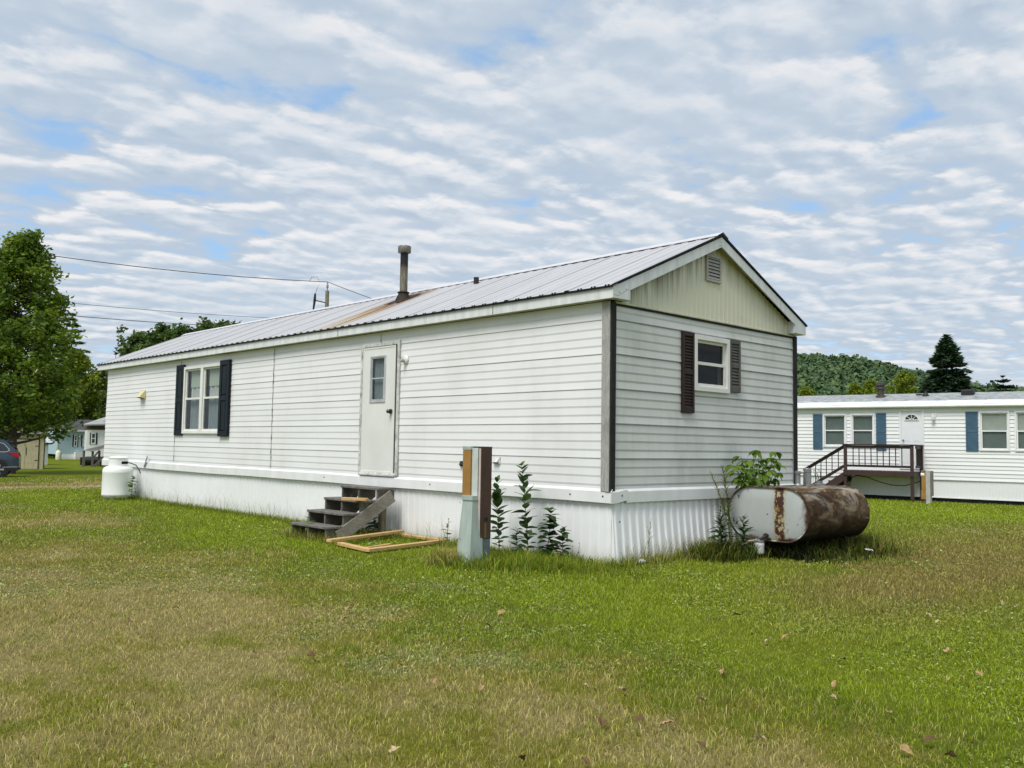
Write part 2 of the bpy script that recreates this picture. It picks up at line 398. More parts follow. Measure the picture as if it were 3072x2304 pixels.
def m_tankend():
    m, nt, b = new_mat('grey tank end paint with rust stripe'); b.inputs['Roughness'].default_value = .5
    X, Y, Z = xyz(nt)
    f = noise_node(nt, 2.2, 4, .6, (1, 1, .5)); g = noise_node(nt, 13, 6, .72); s = noise_node(nt, 30, 3, .6); lo = noise_node(nt, 5, 3, .5)
    c = ramp(nt, f, [(.3, (.38, .41, .405)), (.7, (.48, .50, .49))])
    # wide pale run, yellow halo and flaking rust along one vertical run at y = -.165
    dy = math_n(nt, 'ABSOLUTE', math_n(nt, 'ADD', Y, .165))
    dw = math_n(nt, 'ADD', dy, math_n(nt, 'MULTIPLY', math_n(nt, 'SUBTRACT', g, .5), .16))
    c = mixc(nt, maprange(nt, dw, .12, .03, 0, .85), c, (.40, .33, .16))
    zn = maprange(nt, math_n(nt, 'ABSOLUTE', math_n(nt, 'SUBTRACT', Z, .62)), .14, .02)
    c = mixc(nt, math_n(nt, 'MULTIPLY', zn, maprange(nt, dw, .05, .01)), c, (.42, .25, .05))
    k = math_n(nt, 'MULTIPLY', maprange(nt, dw, .075, .055), maprange(nt, math_n(nt, 'ADD', g, math_n(nt, 'MULTIPLY', lo, .6)), .72, .78))
    c = mixc(nt, k, c, (.060, .020, .012))
    # rust eating in from the right-hand and lower rim
    e1 = math_n(nt, 'ADD', maprange(nt, math_n(nt, 'ADD', Y, math_n(nt, 'MULTIPLY', g, .16)), -.38, -.46), maprange(nt, math_n(nt, 'SUBTRACT', Z, math_n(nt, 'MULTIPLY', g, .14)), .225, .175), True)
    c = mixc(nt, math_n(nt, 'MULTIPLY', e1, maprange(nt, lo, .34, .44)), c, (.055, .025, .015))
    # blotch at the left edge and a few chips
    d2 = math_n(nt, 'SQRT', math_n(nt, 'ADD', math_n(nt, 'POWER', math_n(nt, 'SUBTRACT', Y, .47), 2.), math_n(nt, 'POWER', math_n(nt, 'SUBTRACT', Z, .44), 2.)))
    c = mixc(nt, math_n(nt, 'MULTIPLY', maprange(nt, d2, .07, .03), maprange(nt, g, .5, .55)), c, (.03, .02, .018))
    c = mixc(nt, math_n(nt, 'MULTIPLY', maprange(nt, s, .655, .69), maprange(nt, Z, .72, .3)), c, (.05, .035, .03))
    L(nt, c, b.inputs['Base Color']); return m
M['tankend'] = m_tankend()

def m_shingle(name, lo, hi):
    m, nt, b = new_mat(name); b.inputs['Roughness'].default_value = .9
    f = noise_node(nt, 9, 3, .6, (.5, 1, 1)); g = noise_node(nt, 40, 4, .6)
    c = ramp(nt, math_n(nt, 'ADD', math_n(nt, 'MULTIPLY', f, .7), math_n(nt, 'MULTIPLY', g, .3)), [(.36, lo), (.62, hi)])
    L(nt, c, b.inputs['Base Color']); return m
M['shingle'] = m_shingle('grey asphalt shingle', (.15, .165, .17), (.42, .44, .44))
M['shingle_dark'] = m_shingle('dark asphalt shingle', (.03, .032, .033), (.09, .09, .09))
M['shed_yellow'] = mat('peeling cream shed boards', (.62, .55, .36), .7, var=.3, scale=5, stretch=(4, 4, .8), col2=(.38, .33, .22), mid=(.25, .5))
M['shed_trim'] = mat('dark shed trim', (.035, .025, .02), .7)
M['blue_siding'] = mat('pale blue siding', (.42, .56, .64), .5, var=.06)
M['car_paint'] = mat('slate blue car paint', (.045, .068, .098), .22, .35, var=.08, spec=.6)
M['tail_red'] = mat('red tail lamp', (.45, .012, .02), .15, var=.2)
M['chrome'] = mat('chrome trim', (.75, .76, .78), .2, .9, var=.05)

# ------------------------------------------------------------------ sky, sun
SUN_EL, SUN_AZ = R(57), R(192)     # direction towards the sun, azimuth from +X
w = bpy.data.worlds.new('World'); sc.world = w; w.use_nodes = True; nt = w.node_tree; nt.nodes.clear()
out = N(nt, 'ShaderNodeOutputWorld'); tc = N(nt, 'ShaderNodeTexCoord')
sky = N(nt, 'ShaderNodeTexSky', sky_type='NISHITA'); sky.sun_disc = False; sky.sun_elevation = SUN_EL; sky.sun_rotation = math.pi/2-SUN_AZ
bg1 = N(nt, 'ShaderNodeBackground'); bg1.inputs[1].default_value = .145
L(nt, mixc(nt, .45, sky.outputs[0], (3.0, 5.0, 7.6)), bg1.inputs[0])
sep = N(nt, 'ShaderNodeSeparateXYZ'); L(nt, tc.outputs['Generated'], sep.inputs[0])
zc = math_n(nt, 'ADD', math_n(nt, 'MAXIMUM', sep.outputs[2], 0.0), .095)
cu = math_n(nt, 'DIVIDE', sep.outputs[0], zc); cv = math_n(nt, 'DIVIDE', sep.outputs[1], zc)
def cloud_field(du=0., dv=0., det=8):
    """broken altocumulus: rounded puffs in rippled rows on a flat layer overhead"""
    cb = N(nt, 'ShaderNodeCombineXYZ'); L(nt, math_n(nt, 'ADD', cu, du), cb.inputs[0]); L(nt, math_n(nt, 'ADD', cv, dv), cb.inputs[1])
    mp = N(nt, 'ShaderNodeMapping'); mp.inputs['Rotation'].default_value = (0, 0, R(8)); mp.inputs['Location'].default_value = (3.1, 1.7, 0); L(nt, cb.outputs[0], mp.inputs[0])
    b_ = N(nt, 'ShaderNodeTexNoise'); b_.inputs['Scale'].default_value = .75; b_.inputs['Detail'].default_value = 2; L(nt, mp.outputs[0], b_.inputs['Vector'])
    wn = N(nt, 'ShaderNodeTexNoise'); wn.inputs['Scale'].default_value = 4.0; wn.inputs['Detail'].default_value = det; wn.inputs['Roughness'].default_value = .58; L(nt, mp.outputs[0], wn.inputs['Vector'])
    wv = N(nt, 'ShaderNodeVectorMath', operation='MULTIPLY_ADD'); L(nt, wn.outputs['Color'], wv.inputs[0]); wv.inputs[1].default_value = (.32, .28, 0); L(nt, mp.outputs[0], wv.inputs[2])
    ms_ = N(nt, 'ShaderNodeMapping'); ms_.inputs['Scale'].default_value = (.85, 1.35, 1); L(nt, wv.outputs[0], ms_.inputs[0])
    v = N(nt, 'ShaderNodeTexVoronoi', feature='F1', voronoi_dimensions='2D'); v.inputs['Scale'].default_value = 3.9; L(nt, ms_.outputs[0], v.inputs['Vector'])
    v2 = N(nt, 'ShaderNodeTexVoronoi', feature='F1', voronoi_dimensions='2D'); v2.inputs['Scale'].default_value = 9.5; L(nt, ms_.outputs[0], v2.inputs['Vector'])
    puff = math_n(nt, 'SUBTRACT', .52, math_n(nt, 'ADD', math_n(nt, 'MULTIPLY', v.outputs['Distance'], .30), math_n(nt, 'MULTIPLY', v2.outputs['Distance'], .14)))
    sp_ = N(nt, 'ShaderNodeSeparateXYZ'); L(nt, mp.outputs[0], sp_.inputs[0])
    ph = math_n(nt, 'ADD', math_n(nt, 'MULTIPLY', sp_.outputs[1], 2*math.pi/.40), math_n(nt, 'ADD', math_n(nt, 'MULTIPLY', wn.outputs['Fac'], 7.), math_n(nt, 'MULTIPLY', b_.outputs['Fac'], 16.)))
    rip = math_n(nt, 'MULTIPLY', math_n(nt, 'SINE', ph), maprange(nt, sep.outputs[2], .03, .30, .010, .024))
    f = math_n(nt, 'ADD', math_n(nt, 'MULTIPLY', math_n(nt, 'SUBTRACT', wn.outputs['Fac'], .5), .55), math_n(nt, 'MULTIPLY', math_n(nt, 'SUBTRACT', b_.outputs['Fac'], .5), .40))
    return math_n(nt, 'ADD', math_n(nt, 'ADD', f, puff), rip)
c0 = cloud_field(); c1 = cloud_field(-.042, -.050, 5)
dens = maprange(nt, c0, .07, .24)
lit = math_n(nt, 'ADD', math_n(nt, 'MULTIPLY', math_n(nt, 'SUBTRACT', c0, c1), 2.6), .5, True)
body = maprange(nt, c0, .20, .36)
thick = maprange(nt, c0, .42, .56)
ccol = ramp(nt, lit, [(.05, (.47, .56, .67)), (.40, (.58, .655, .74)), (.62, (.71, .755, .81)), (.95, (.90, .885, .885))])
ccol = mixc(nt, body, (.50, .59, .70), ccol)
ccol = mixc(nt, math_n(nt, 'MULTIPLY', thick, .3), ccol, (.60, .67, .75))
bign = N(nt, 'ShaderNodeTexNoise'); bign.inputs['Scale'].default_value = .62; bign.inputs['Detail'].default_value = 3
cbb = N(nt, 'ShaderNodeCombineXYZ'); L(nt, cu, cbb.inputs[0]); L(nt, cv, cbb.inputs[1]); L(nt, cbb.outputs[0], bign.inputs['Vector'])
ccol = mixc(nt, maprange(nt, bign.outputs['Fac'], .42, .66, 0, .55), ccol, (.58, .66, .75))
ccol = mixc(nt, maprange(nt, bign.outputs['Fac'], .45, .30, 0, .25), ccol, (.80, .83, .87))
hz = maprange(nt, sep.outputs[2], .0, .12, .5, 0)
ccol = mixc(nt, hz, ccol, (.62, .71, .79))
bg2 = N(nt, 'ShaderNodeBackground'); bg2.inputs[1].default_value = 1.0; L(nt, ccol, bg2.inputs[0])
ms = N(nt, 'ShaderNodeMixShader'); L(nt, math_n(nt, 'MAXIMUM', math_n(nt, 'MULTIPLY', dens, .95), hz), ms.inputs[0]); L(nt, bg1.outputs[0], ms.inputs[1]); L(nt, bg2.outputs[0], ms.inputs[2]); L(nt, ms.outputs[0], out.inputs[0])
sd = bpy.data.lights.new('sun', 'SUN'); sd.energy = 3.2; sd.angle = R(28); sd.color = (1, .96, .90)
so = bpy.data.objects.new('sun', sd); C.objects.link(so)
so.rotation_euler = Vector((-math.cos(SUN_AZ)*math.cos(SUN_EL), -math.sin(SUN_AZ)*math.cos(SUN_EL), -math.sin(SUN_EL))).to_track_quat('-Z', 'Y').to_euler()
so.location = (-20, -20, 30)

# ------------------------------------------------------------------ ground and grass
DRY = np.array((.62, .53, .23)); BROWN = np.array((.39, .33, .095)); OLIVE = np.array((.42, .40, .060))
GREEN = np.array((.24, .335, .022)); LIME = np.array((.34, .445, .020)); DEEP = np.array((.12, .20, .018)); GREY = np.array((.50, .52, .31)); GRAVEL = np.array((.74, .68, .56))
def blob(x, y, cx, cy, rx, ry, a=0):
    c, s = math.cos(a), math.sin(a); dx = (x-cx)*c+(y-cy)*s; dy = -(x-cx)*s+(y-cy)*c
    return np.exp(-((dx/rx)**2+(dy/ry)**2))
def patch(x, y, jit=0.):
    """colour of the lawn at a place: dry and green patches, clover, the greener strip round the house"""
    n1 = fbm(x, y, .45, 4, 1); n2 = fbm(x, y, 1.3, 4, 11); n3 = fbm(x, y, .9, 3, 23); n4 = fbm(x, y, 5., 3, 31)
    wgt = lambda k: k[..., None]
    # greenness field
    g = .48+1.25*(n1-.5)+.9*(n2-.5)+.45*(n4-.5)
    d = np.where(x < 0, -x, 0); strip = np.exp(-((d-.6)/2.1)**2)*smooth(-6, -3, y-0)*smooth(24, 15, y)
    g = g+.75*strip
    g = g+.22*blob(x, y, -.8, -3.6, 2.6, 2.0)+.22*blob(x, y, -3.2, -4.6, 2.2, 1.4)+.35*blob(x, y, -2.6, -1.6, 2.2, 1.6)
    g = g-.30*blob(x, y, -5.6, -2.6, 2.6, 1.8, .8)-.35*blob(x, y, -5.6, 2.5, 2.2, 4)-.45*blob(x, y, 1.2, -3.0, 3.0, 1.0)-.50*blob(x, y, 3.6, -2.7, 3.0, 1.0)-.12*blob(x, y, -5.6, -.6, 2.2, 3.2)-.55*blob(x, y, 9, -1.5, 6.0, 1.8)
    g = g-.5*smooth(18, 22, y)*smooth(34, 28, y)-.3*blob(x, y, -3.5, 14, 3, 4)
    g = g+.8*smooth(13.5, 17.5, x)*smooth(14, 8, y)+.9*smooth(34, 40, y)
    g = np.clip(g+jit, 0, 1.25)
    c = DRY*(1-wgt(smooth(.05, .32, g)))+OLIVE*wgt(smooth(.05, .32, g))
    t = wgt(smooth(.3, .68, g)); c = c*(1-t)+GREEN*t
    t = wgt(smooth(.62, 1.05, g)); c = c*(1-t)+LIME*t
    t = wgt(smooth(.52, .68, n3)*smooth(.4, .6, n4)*.38*(1-smooth(.5, .9, g))); c = c*(1-t)+GREY*t
    br = wgt(np.clip(.7*blob(x, y, .8, -3.0, 2.4, .9, .15)+.8*blob(x, y, 3.6, -2.5, 2.6, .9)+.8*blob(x, y, 6.5, -2.4, 4.5, 2.2)+.4*blob(x, y, -5.5, 5, 2, 4), 0, 1)*smooth(.16, .42, n2+.25*(n4-.5))); c = c*(1-br)+BROWN*br
    t = wgt(smooth(.55, .8, n4)*.25); c = c*(1-t)+DEEP*t
    # dry two-track drive crossing beyond the house
    yy = y+.36*x
    tr = wgt(np.exp(-((yy-24.3)/.7)**2)*smooth(.30, .5, fbm(x, y, 1.6, 3, 5))); c = c*(1-tr)+GRAVEL*tr
    t = wgt(np.exp(-((yy-29)/2.2)**2)*.6*smooth(.3, .6, n2)); c = c*(1-t)+np.array((.26, .17, .08))*t
    return c*(.85+.3*n4[..., None])

def m_ground(col_attr=True):
    m, nt, b = new_mat('lawn soil and thatch'); b.inputs['Roughness'].default_value = .95; b.inputs['Specular IOR Level'].default_value = .1
    a = N(nt, 'ShaderNodeAttribute', attribute_name='col'); f = noise_node(nt, 40, 5, .7); g = noise_node(nt, 7, 4, .6)
    c = mixc(nt, .8, a.outputs['Color'], ramp(nt, f, [(.3, (.45, .45, .45)), (.7, (1.2, 1.15, 1.0))]), 'MULTIPLY')
    c = mixc(nt, .5, c, ramp(nt, g, [(.3, (.75, .75, .75)), (.7, (1.15, 1.15, 1.1))]), 'MULTIPLY')
    L(nt, c, b.inputs['Base Color']); bump(nt, b, f, .6, .03); return m
rr = np.concatenate([np.concatenate([[.004], np.linspace(.0, 12, 90)[1:]]), 12*np.exp(np.linspace(.02, math.log(1500/12), 170))])
th = np.linspace(0, 2*np.pi, 361)[:-1]
dense = YAW+np.linspace(-R(50), R(50), 340); coarse = YAW+np.linspace(R(50), 2*np.pi-R(50), 62)[1:-1]
th = np.concatenate([dense, coarse])
RR, TH = np.meshgrid(rr, th, indexing='ij')
GX = CAM[0]+RR*np.cos(TH); GY = CAM[1]+RR*np.sin(TH); GZ = gz(GX, GY)
GV = np.stack([GX, GY, GZ], -1).reshape(-1, 3); nT = len(th)
i, k = np.meshgrid(np.arange(len(rr)-1), np.arange(nT), indexing='ij'); k2 = (k+1) % nT
GF = np.stack([i*nT+k, (i+1)*nT+k, (i+1)*nT+k2, i*nT+k2], -1).reshape(-1, 4)
gc = patch(GV[:, 0], GV[:, 1])
gr = np_mesh('ground', GV, GF, m_ground(), col=gc*.42)  # lawn colour darkened to paint the shaded gaps between blades
tag(gr, kind='structure')

def m_grass():
    m = bpy.data.materials.new('grass blades'); m.use_nodes = True; nt = m.node_tree; nt.nodes.clear()
    o = N(nt, 'ShaderNodeOutputMaterial'); a = N(nt, 'ShaderNodeAttribute', attribute_name='col')
    p = N(nt, 'ShaderNodeBsdfPrincipled'); p.inputs['Roughness'].default_value = .6; p.inputs['Specular IOR Level'].default_value = .2
    f = noise_node(nt, 9, 3, .6); c = mixc(nt, .5, a.outputs['Color'], ramp(nt, f, [(.3, (.75, .75, .75)), (.7, (1.2, 1.2, 1.1))]), 'MULTIPLY')
    tr = N(nt, 'ShaderNodeBsdfTranslucent'); mx = N(nt, 'ShaderNodeMixShader'); mx.inputs[0].default_value = .3
    L(nt, c, p.inputs['Base Color']); L(nt, c, tr.inputs['Color']); L(nt, p.outputs[0], mx.inputs[1]); L(nt, tr.outputs[0], mx.inputs[2]); L(nt, mx.outputs[0], o.inputs[0])
    return m
M['grass'] = m_grass()
def blades(name, X, Y, H, W, lean, col, base_shade=.44, az=None, Z=None):
    """bent grass blades: two-segment tapering strips"""
    n = len(X); az = rng.uniform(0, 2*np.pi, n) if az is None else az; fa = rng.uniform(0, 2*np.pi, n)
    z0 = gz(X, Y)-.004 if Z is None else Z
    wx, wy = np.cos(fa)*W/2, np.sin(fa)*W/2; lx, ly = np.cos(az)*lean, np.sin(az)*lean
    P = np.zeros((n, 5, 3))
    P[:, 0] = np.stack([X-wx, Y-wy, z0], -1); P[:, 1] = np.stack([X+wx, Y+wy, z0], -1)
    P[:, 2] = np.stack([X+wx*.8+lx*.3, Y+wy*.8+ly*.3, z0+H*.6], -1); P[:, 3] = np.stack([X-wx*.8+lx*.3, Y-wy*.8+ly*.3, z0+H*.6], -1)
    P[:, 4] = np.stack([X+lx, Y+ly, z0+H*(1-.25*np.clip(lean/np.maximum(H, 1e-3), 0, 1.6))], -1)
    b = np.arange(n)*5
    T = np.stack([np.stack([b, b+1, b+2], -1), np.stack([b, b+2, b+3], -1), np.stack([b+3, b+2, b+4], -1)], 1).reshape(-1, 3)
    cc = np.repeat(col[:, None, :], 5, 1); cc[:, :2] *= base_shade; cc[:, 4] *= 1.12  # depth painted in: blade feet darkened as shade, tips lightened
    return np_mesh(name, P.reshape(-1, 3), T, M['grass'], col=cc.reshape(-1, 3))

def not_covered(X, Y):
    ok = ~((X > -.03) & (X < 4.25) & (Y > -.03) & (Y < 16.4))
    return ok
# lawn: as many blades per square metre as the distance asks for
n0 = 980000
u = rng.uniform(0, 1, n0); rA, rB, rC = 2.4, 7.0, 46.0
wa = .5*(rB**2-rA**2); wb = rB**2*math.log(rC/rB)
nearm = rng.uniform(0, 1, n0) < wa/(wa+wb)
rad = np.where(nearm, np.sqrt(rA**2+u*(rB**2-rA**2)), rB*np.exp(u*math.log(rC/rB)))
tht = YAW+rng.uniform(-R(44), R(44), n0)
X = CAM[0]+rad*np.cos(tht); Y = CAM[1]+rad*np.sin(tht)
ok = not_covered(X, Y); X, Y, rad = X[ok], Y[ok], rad[ok]; n = len(X)
col = patch(X, Y, rng.normal(0, .25, n)+.6*(fbm(X, Y, 9., 2, 91)-.5))
rv = rng.uniform(0, 1, n)
dryb = rng.uniform(0, 1, n) < .13
col = np.where(dryb[:, None], col*.4+np.array((.72, .61, .31))*.6, col)*(.42+1.05*rv[:, None])
hn = fbm(X, Y, .8, 3, 51)
H = (.014+.032*hn)*rng.uniform(.5, 1.5, n)*np.clip(1+rad/60, 1, 1.6)
lf = .0026*np.clip(rad/6.5, 1, 9)
clover = (fbm(X, Y, .9, 3, 23) > .56) & (rng.uniform(0, 1, n) < .5)
Wd = lf*rng.uniform(.7, 1.5, n)*np.where(clover, 2.6, 1); H = np.where(clover, H*.55, H)
lean = H*rng.uniform(.1, .95, n)
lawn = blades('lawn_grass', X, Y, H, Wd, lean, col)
tag(lawn, 'short mown lawn with dry tan and green patches', 'grass', kind='stuff')

nc_ = 42000; uu = rng.uniform(0, 1, nc_); rad = 3.3*np.exp(uu*math.log(15/3.3)); tht = YAW+rng.uniform(-R(36), R(36), nc_)
X = CAM[0]+rad*np.cos(tht); Y = CAM[1]+rad*np.sin(tht); cm = (fbm(X, Y, .9, 3, 23)+.35*(fbm(X, Y, 4., 2, 61)-.5) > .555) & not_covered(X, Y); X, Y, rad = X[cm], Y[cm], rad[cm]; n = len(X)
hz3 = rng.uniform(.006, .034, n); d = rng.normal(0, 1, (n, 3)); d[:, 2] *= .25; d /= np.linalg.norm(d, axis=1)[:, None]; e = np.cross(d, [0, 0, 1.]); e /= np.linalg.norm(e, axis=1)[:, None]; e[:, 2] += rng.normal(0, .3, n)
s_ = (.016*np.clip(rad/6, .9, 3)*rng.uniform(.6, 1.4, n))[:, None]; P_ = np.stack([X, Y, gz(X, Y)+hz3], -1)
V = np.stack([P_-d*s_*.5, P_+e*s_*.42, P_+d*s_*.5, P_-e*s_*.42], 1).reshape(-1, 3)
cc = (GREY*np.array([.66, .80, .46]))*rng.uniform(.5, 1.35, (n, 1)); cc = np.where(rng.uniform(0, 1, (n, 1)) < .4, GREEN*rng.uniform(.5, 1.1, (n, 1)), cc)
tag(np_mesh('clover', V, np.arange(n*4).reshape(-1, 4), M['grass'], col=np.repeat(cc, 4, 0)), 'grey green clover patches in the lawn', 'clover', kind='stuff')
# unmown grass against the walls, the pedestal, the tank and the steps
bx = []; by = []; bh = []; bc = []; bw = []
def tuft(nb, fx, fy, hlo, hhi, cols, wd=.006):
    for _ in range(1):
        x = fx(nb); y = fy(nb); bx.append(x); by.append(y); bh.append(rng.uniform(hlo, hhi, nb)*rng.uniform(.5, 1, nb))
        ci = rng.integers(0, len(cols), nb); bc.append(np.array(cols)[ci]*rng.uniform(.6, 1.3, (nb, 1))); bw.append(rng.uniform(.6, 1.4, nb)*wd)
U = lambda a, b: (lambda n: rng.uniform(a, b, n))
G = lambda a, s: (lambda n: rng.normal(a, s, n))
gcols = [tuple(GREEN*.8), tuple(LIME*.8), tuple(DEEP), tuple(OLIVE*.7)]; dcols = [tuple(DRY*.8), tuple(BROWN*.7), tuple(OLIVE*.7), tuple(DRY)]
wall_y = lambda a, b: U(a, b)
tuft(9000, lambda n: -np.abs(rng.normal(.02, .16, n))-.02, U(-.3, 16.3), .04, .15, gcols, .006)
tuft(260, lambda n: -np.abs(rng.normal(.0, .10, n))-.05, U(2.5, 15), .25, .62, dcols+gcols, .004)
tuft(2600, U(-.1, 4.2), lambda n: -np.abs(rng.normal(.02, .14, n))-.06, .05, .22, gcols+dcols, .006)
tuft(160, U(.1, 1.6), lambda n: -np.abs(rng.normal(.0, .08, n))-.07, .25, .52, dcols+[tuple(DEEP)], .004)
tuft(2600, G(-.85, .38), G(.62, .36), .08, .27, gcols+[tuple(GREEN)], .007)
tuft(1300, G(-1.42, .09), G(1.20, .09), .12, .30, dcols+[tuple(OLIVE)], .006)
tuft(700, G(-1.35, .14), G(.85, .16), .06, .22, gcols, .007)
tuft(2400, G(-.5, .3), G(.35, .5), .06, .22, gcols, .007)
tuft(2600, U(-1.45, -.15), U(3.7, 5.2), .05, .22, gcols+dcols, .006)
tuft(700, G(-.22, .08), G(2.35, .22), .05, .20, dcols+gcols, .006)
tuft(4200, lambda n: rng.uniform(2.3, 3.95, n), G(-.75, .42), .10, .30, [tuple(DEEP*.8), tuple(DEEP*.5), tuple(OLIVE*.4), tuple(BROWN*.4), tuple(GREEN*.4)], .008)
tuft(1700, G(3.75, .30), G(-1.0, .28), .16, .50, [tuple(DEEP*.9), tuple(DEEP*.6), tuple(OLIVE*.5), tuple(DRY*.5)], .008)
tuft(5200, U(2.12, 3.9), G(-.72, .30), .08, .26, [tuple(DEEP*.35), tuple(DEEP*.15), (.03, .03, .012)], .013)  # near-black blades paint in the shade under the tank, with its dark plants
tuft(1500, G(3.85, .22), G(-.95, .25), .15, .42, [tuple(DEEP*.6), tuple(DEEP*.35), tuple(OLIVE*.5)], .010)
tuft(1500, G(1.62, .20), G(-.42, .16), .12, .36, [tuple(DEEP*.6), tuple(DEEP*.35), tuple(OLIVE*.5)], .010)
tuft(1000, G(1.72, .20), G(-.35, .14), .14, .40, gcols+dcols, .007)
tuft(420, G(-.35, .30), G(14.1, .35), .08, .24, gcols, .008)
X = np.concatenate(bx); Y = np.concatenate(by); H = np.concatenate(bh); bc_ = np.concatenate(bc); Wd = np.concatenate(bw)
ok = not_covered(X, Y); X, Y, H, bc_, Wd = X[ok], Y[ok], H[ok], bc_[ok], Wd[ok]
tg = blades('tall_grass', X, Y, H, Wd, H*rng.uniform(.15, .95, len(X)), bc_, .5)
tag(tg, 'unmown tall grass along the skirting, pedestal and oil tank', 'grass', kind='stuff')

# ------------------------------------------------------------------ wall parts shared by the houses
def wall_frame(o, u, n):
    o = Vector(o); u = Vector(u); n = Vector(n)
    return lambda a, b, z: o+u*a+n*b+Vector((0, 0, z))

def lap_profile(z0, z1, zref, H, nsub, lip, slot):
    pts = []; h = H/nsub; k = math.floor((z0-zref)/H)-1
    while zref+k*H < z1+H:
        for j in range(nsub):
            b = zref+k*H+j*h
            if j == 0 and slot > 0: pts += [(b-slot, 0.), (b-slot+.0005, -.014), (b-.0005, -.014)]
            tp = .16*h if slot > 0 else .0005
            lj = lip if j == 0 else lip*(.5 if slot > .01 else .66); pts += [(b, lj*.72), (b+.007, lj), (b+.3*h, lj*.66), (b+.55*h, lj*.34), (b+.80*h, lj*.03), (b+h-(tp if j < nsub-1 else slot+.001), 0.)]
        k += 1
    pts.sort(key=lambda p: p[0]); return pts
def clip_profile(pts, a, b):
    zs = [p[0] for p in pts]; ns = [p[1] for p in pts]
    f = lambda z: float(np.interp(z, zs, ns))
    return [(a, f(a))]+[p for p in pts if a < p[0] < b]+[(b, f(b))]
def lap_wall(name, xf, u0, u1, z0, z1, zref, H, nsub, lip, slot, openings, material, root, wave=0):
    pts = lap_profile(z0, z1, zref, H, nsub, lip, slot); mb = MB(xf)
    cuts = sorted(set([u0, u1]+[v for o in openings for v in o[:2] if u0 < v < u1]))
    fine = []
    for a, b in zip(cuts[:-1], cuts[1:]):
        nseg = max(1, int((b-a)/.6)) if wave else 1
        fine += [a+(b-a)*t/nseg for t in range(nseg)]
    fine.append(cuts[-1])
    ph = random.random()*9
    wv = lambda u, z: wave*(math.sin(u*1.7+ph+z*2)+.6*math.sin(u*3.9+z*5+ph)) if wave else 0
    for a, b in zip(fine[:-1], fine[1:]):
        m = (a+b)/2; spans = [(z0, z1)]
        for (oa, ob, za, zb) in openings:
            if oa < m < ob:
                spans = [q for s0, s1 in spans for q in ((s0, min(s1, za)), (max(s0, zb), s1)) if q[1]-q[0] > .002]
        for s0, s1 in spans:
            pr = clip_profile(pts, s0, s1)
            vs = [(a, n_+wv(a, z), z) for z, n_ in pr]+[(b, n_+wv(b, z), z) for z, n_ in pr]; k = len(pr)
            mb.add(vs, [[i, i+1, k+i+1, k+i] for i in range(k-1)])
    return mb.build(name, material, root, recalc=False)

def frame_ring(mb, u0, u1, z0, z1, t, n0, n1, bev=.003):
    mb.box((u0, n0, z0), (u0+t, n1, z1), bev); mb.box((u1-t, n0, z0), (u1, n1, z1), bev)
    mb.box((u0+t, n0, z1-t), (u1-t, n1, z1), bev); mb.box((u0+t, n0, z0), (u1-t, n1, z0+t), bev)

def sash_window(root, xf, u0, u1, z0, z1, casing, fm, upper, lower, proud=.045, deep=.16, split=.5, name='window', upper_cut=None, glass='glass'):
    """double-hung window set in a wall opening: casing, two sashes, panes, whatever hangs behind"""
    c = MB(xf); frame_ring(c, u0, u1, z0, z1, casing, -.03, proud)
    win = c.build(name, fm, root)
    a0, a1, b0, b1 = u0+casing, u1-casing, z0+casing, z1-casing; zm = b0+(b1-b0)*split
    s = MB(xf); frame_ring(s, a0, a1, zm-.02, b1, .035, -.028, .006, .002); frame_ring(s, a0+.004, a1-.004, b0, zm+.02, .04, -.002, .022, .002)
    s.build('sash', fm, win)
    p = MB(xf); p.add([(a0+.03, -.012, zm), (a1-.03, -.012, zm), (a1-.03, -.012, b1-.03), (a0+.03, -.012, b1-.03)], [(0, 1, 2, 3)]); p.build('pane', M[glass], win, recalc=False)
    p = MB(xf); p.add([(a0+.04, .008, b0+.03), (a1-.04, .008, b0+.03), (a1-.04, .008, zm), (a0+.04, .008, zm)], [(0, 1, 2, 3)]); p.build('pane', M[glass], win, recalc=False)
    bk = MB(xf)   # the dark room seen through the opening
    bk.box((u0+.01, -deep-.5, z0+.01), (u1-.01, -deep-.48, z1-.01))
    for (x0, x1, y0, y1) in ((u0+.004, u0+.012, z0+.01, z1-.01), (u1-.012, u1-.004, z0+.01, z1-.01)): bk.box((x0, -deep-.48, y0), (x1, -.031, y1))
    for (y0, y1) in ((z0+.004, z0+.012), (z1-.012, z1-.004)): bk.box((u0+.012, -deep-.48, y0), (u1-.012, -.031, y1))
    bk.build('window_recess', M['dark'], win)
    def drape(za, zb, m, nm, ua=a0, ub=a1, waves=6, amp=.016, nn=-.075):
        q = MB(xf); k = 40; top = []; bot = []
        for t in range(k+1):
            uu = ua+(ub-ua)*t/k; o = nn+amp*math.sin(t/k*waves*2*math.pi+za*7)+amp*.4*math.sin(t*1.9)
            bot.append((uu, o*1.0, za)); top.append((uu, nn+(o-nn)*.5, zb))
        q.grid([bot, top]); q.build(nm, m, win, recalc=False)
    for (za, zb, m, nm, kw) in upper+lower: drape(za, zb, m, nm, **kw)
    return win

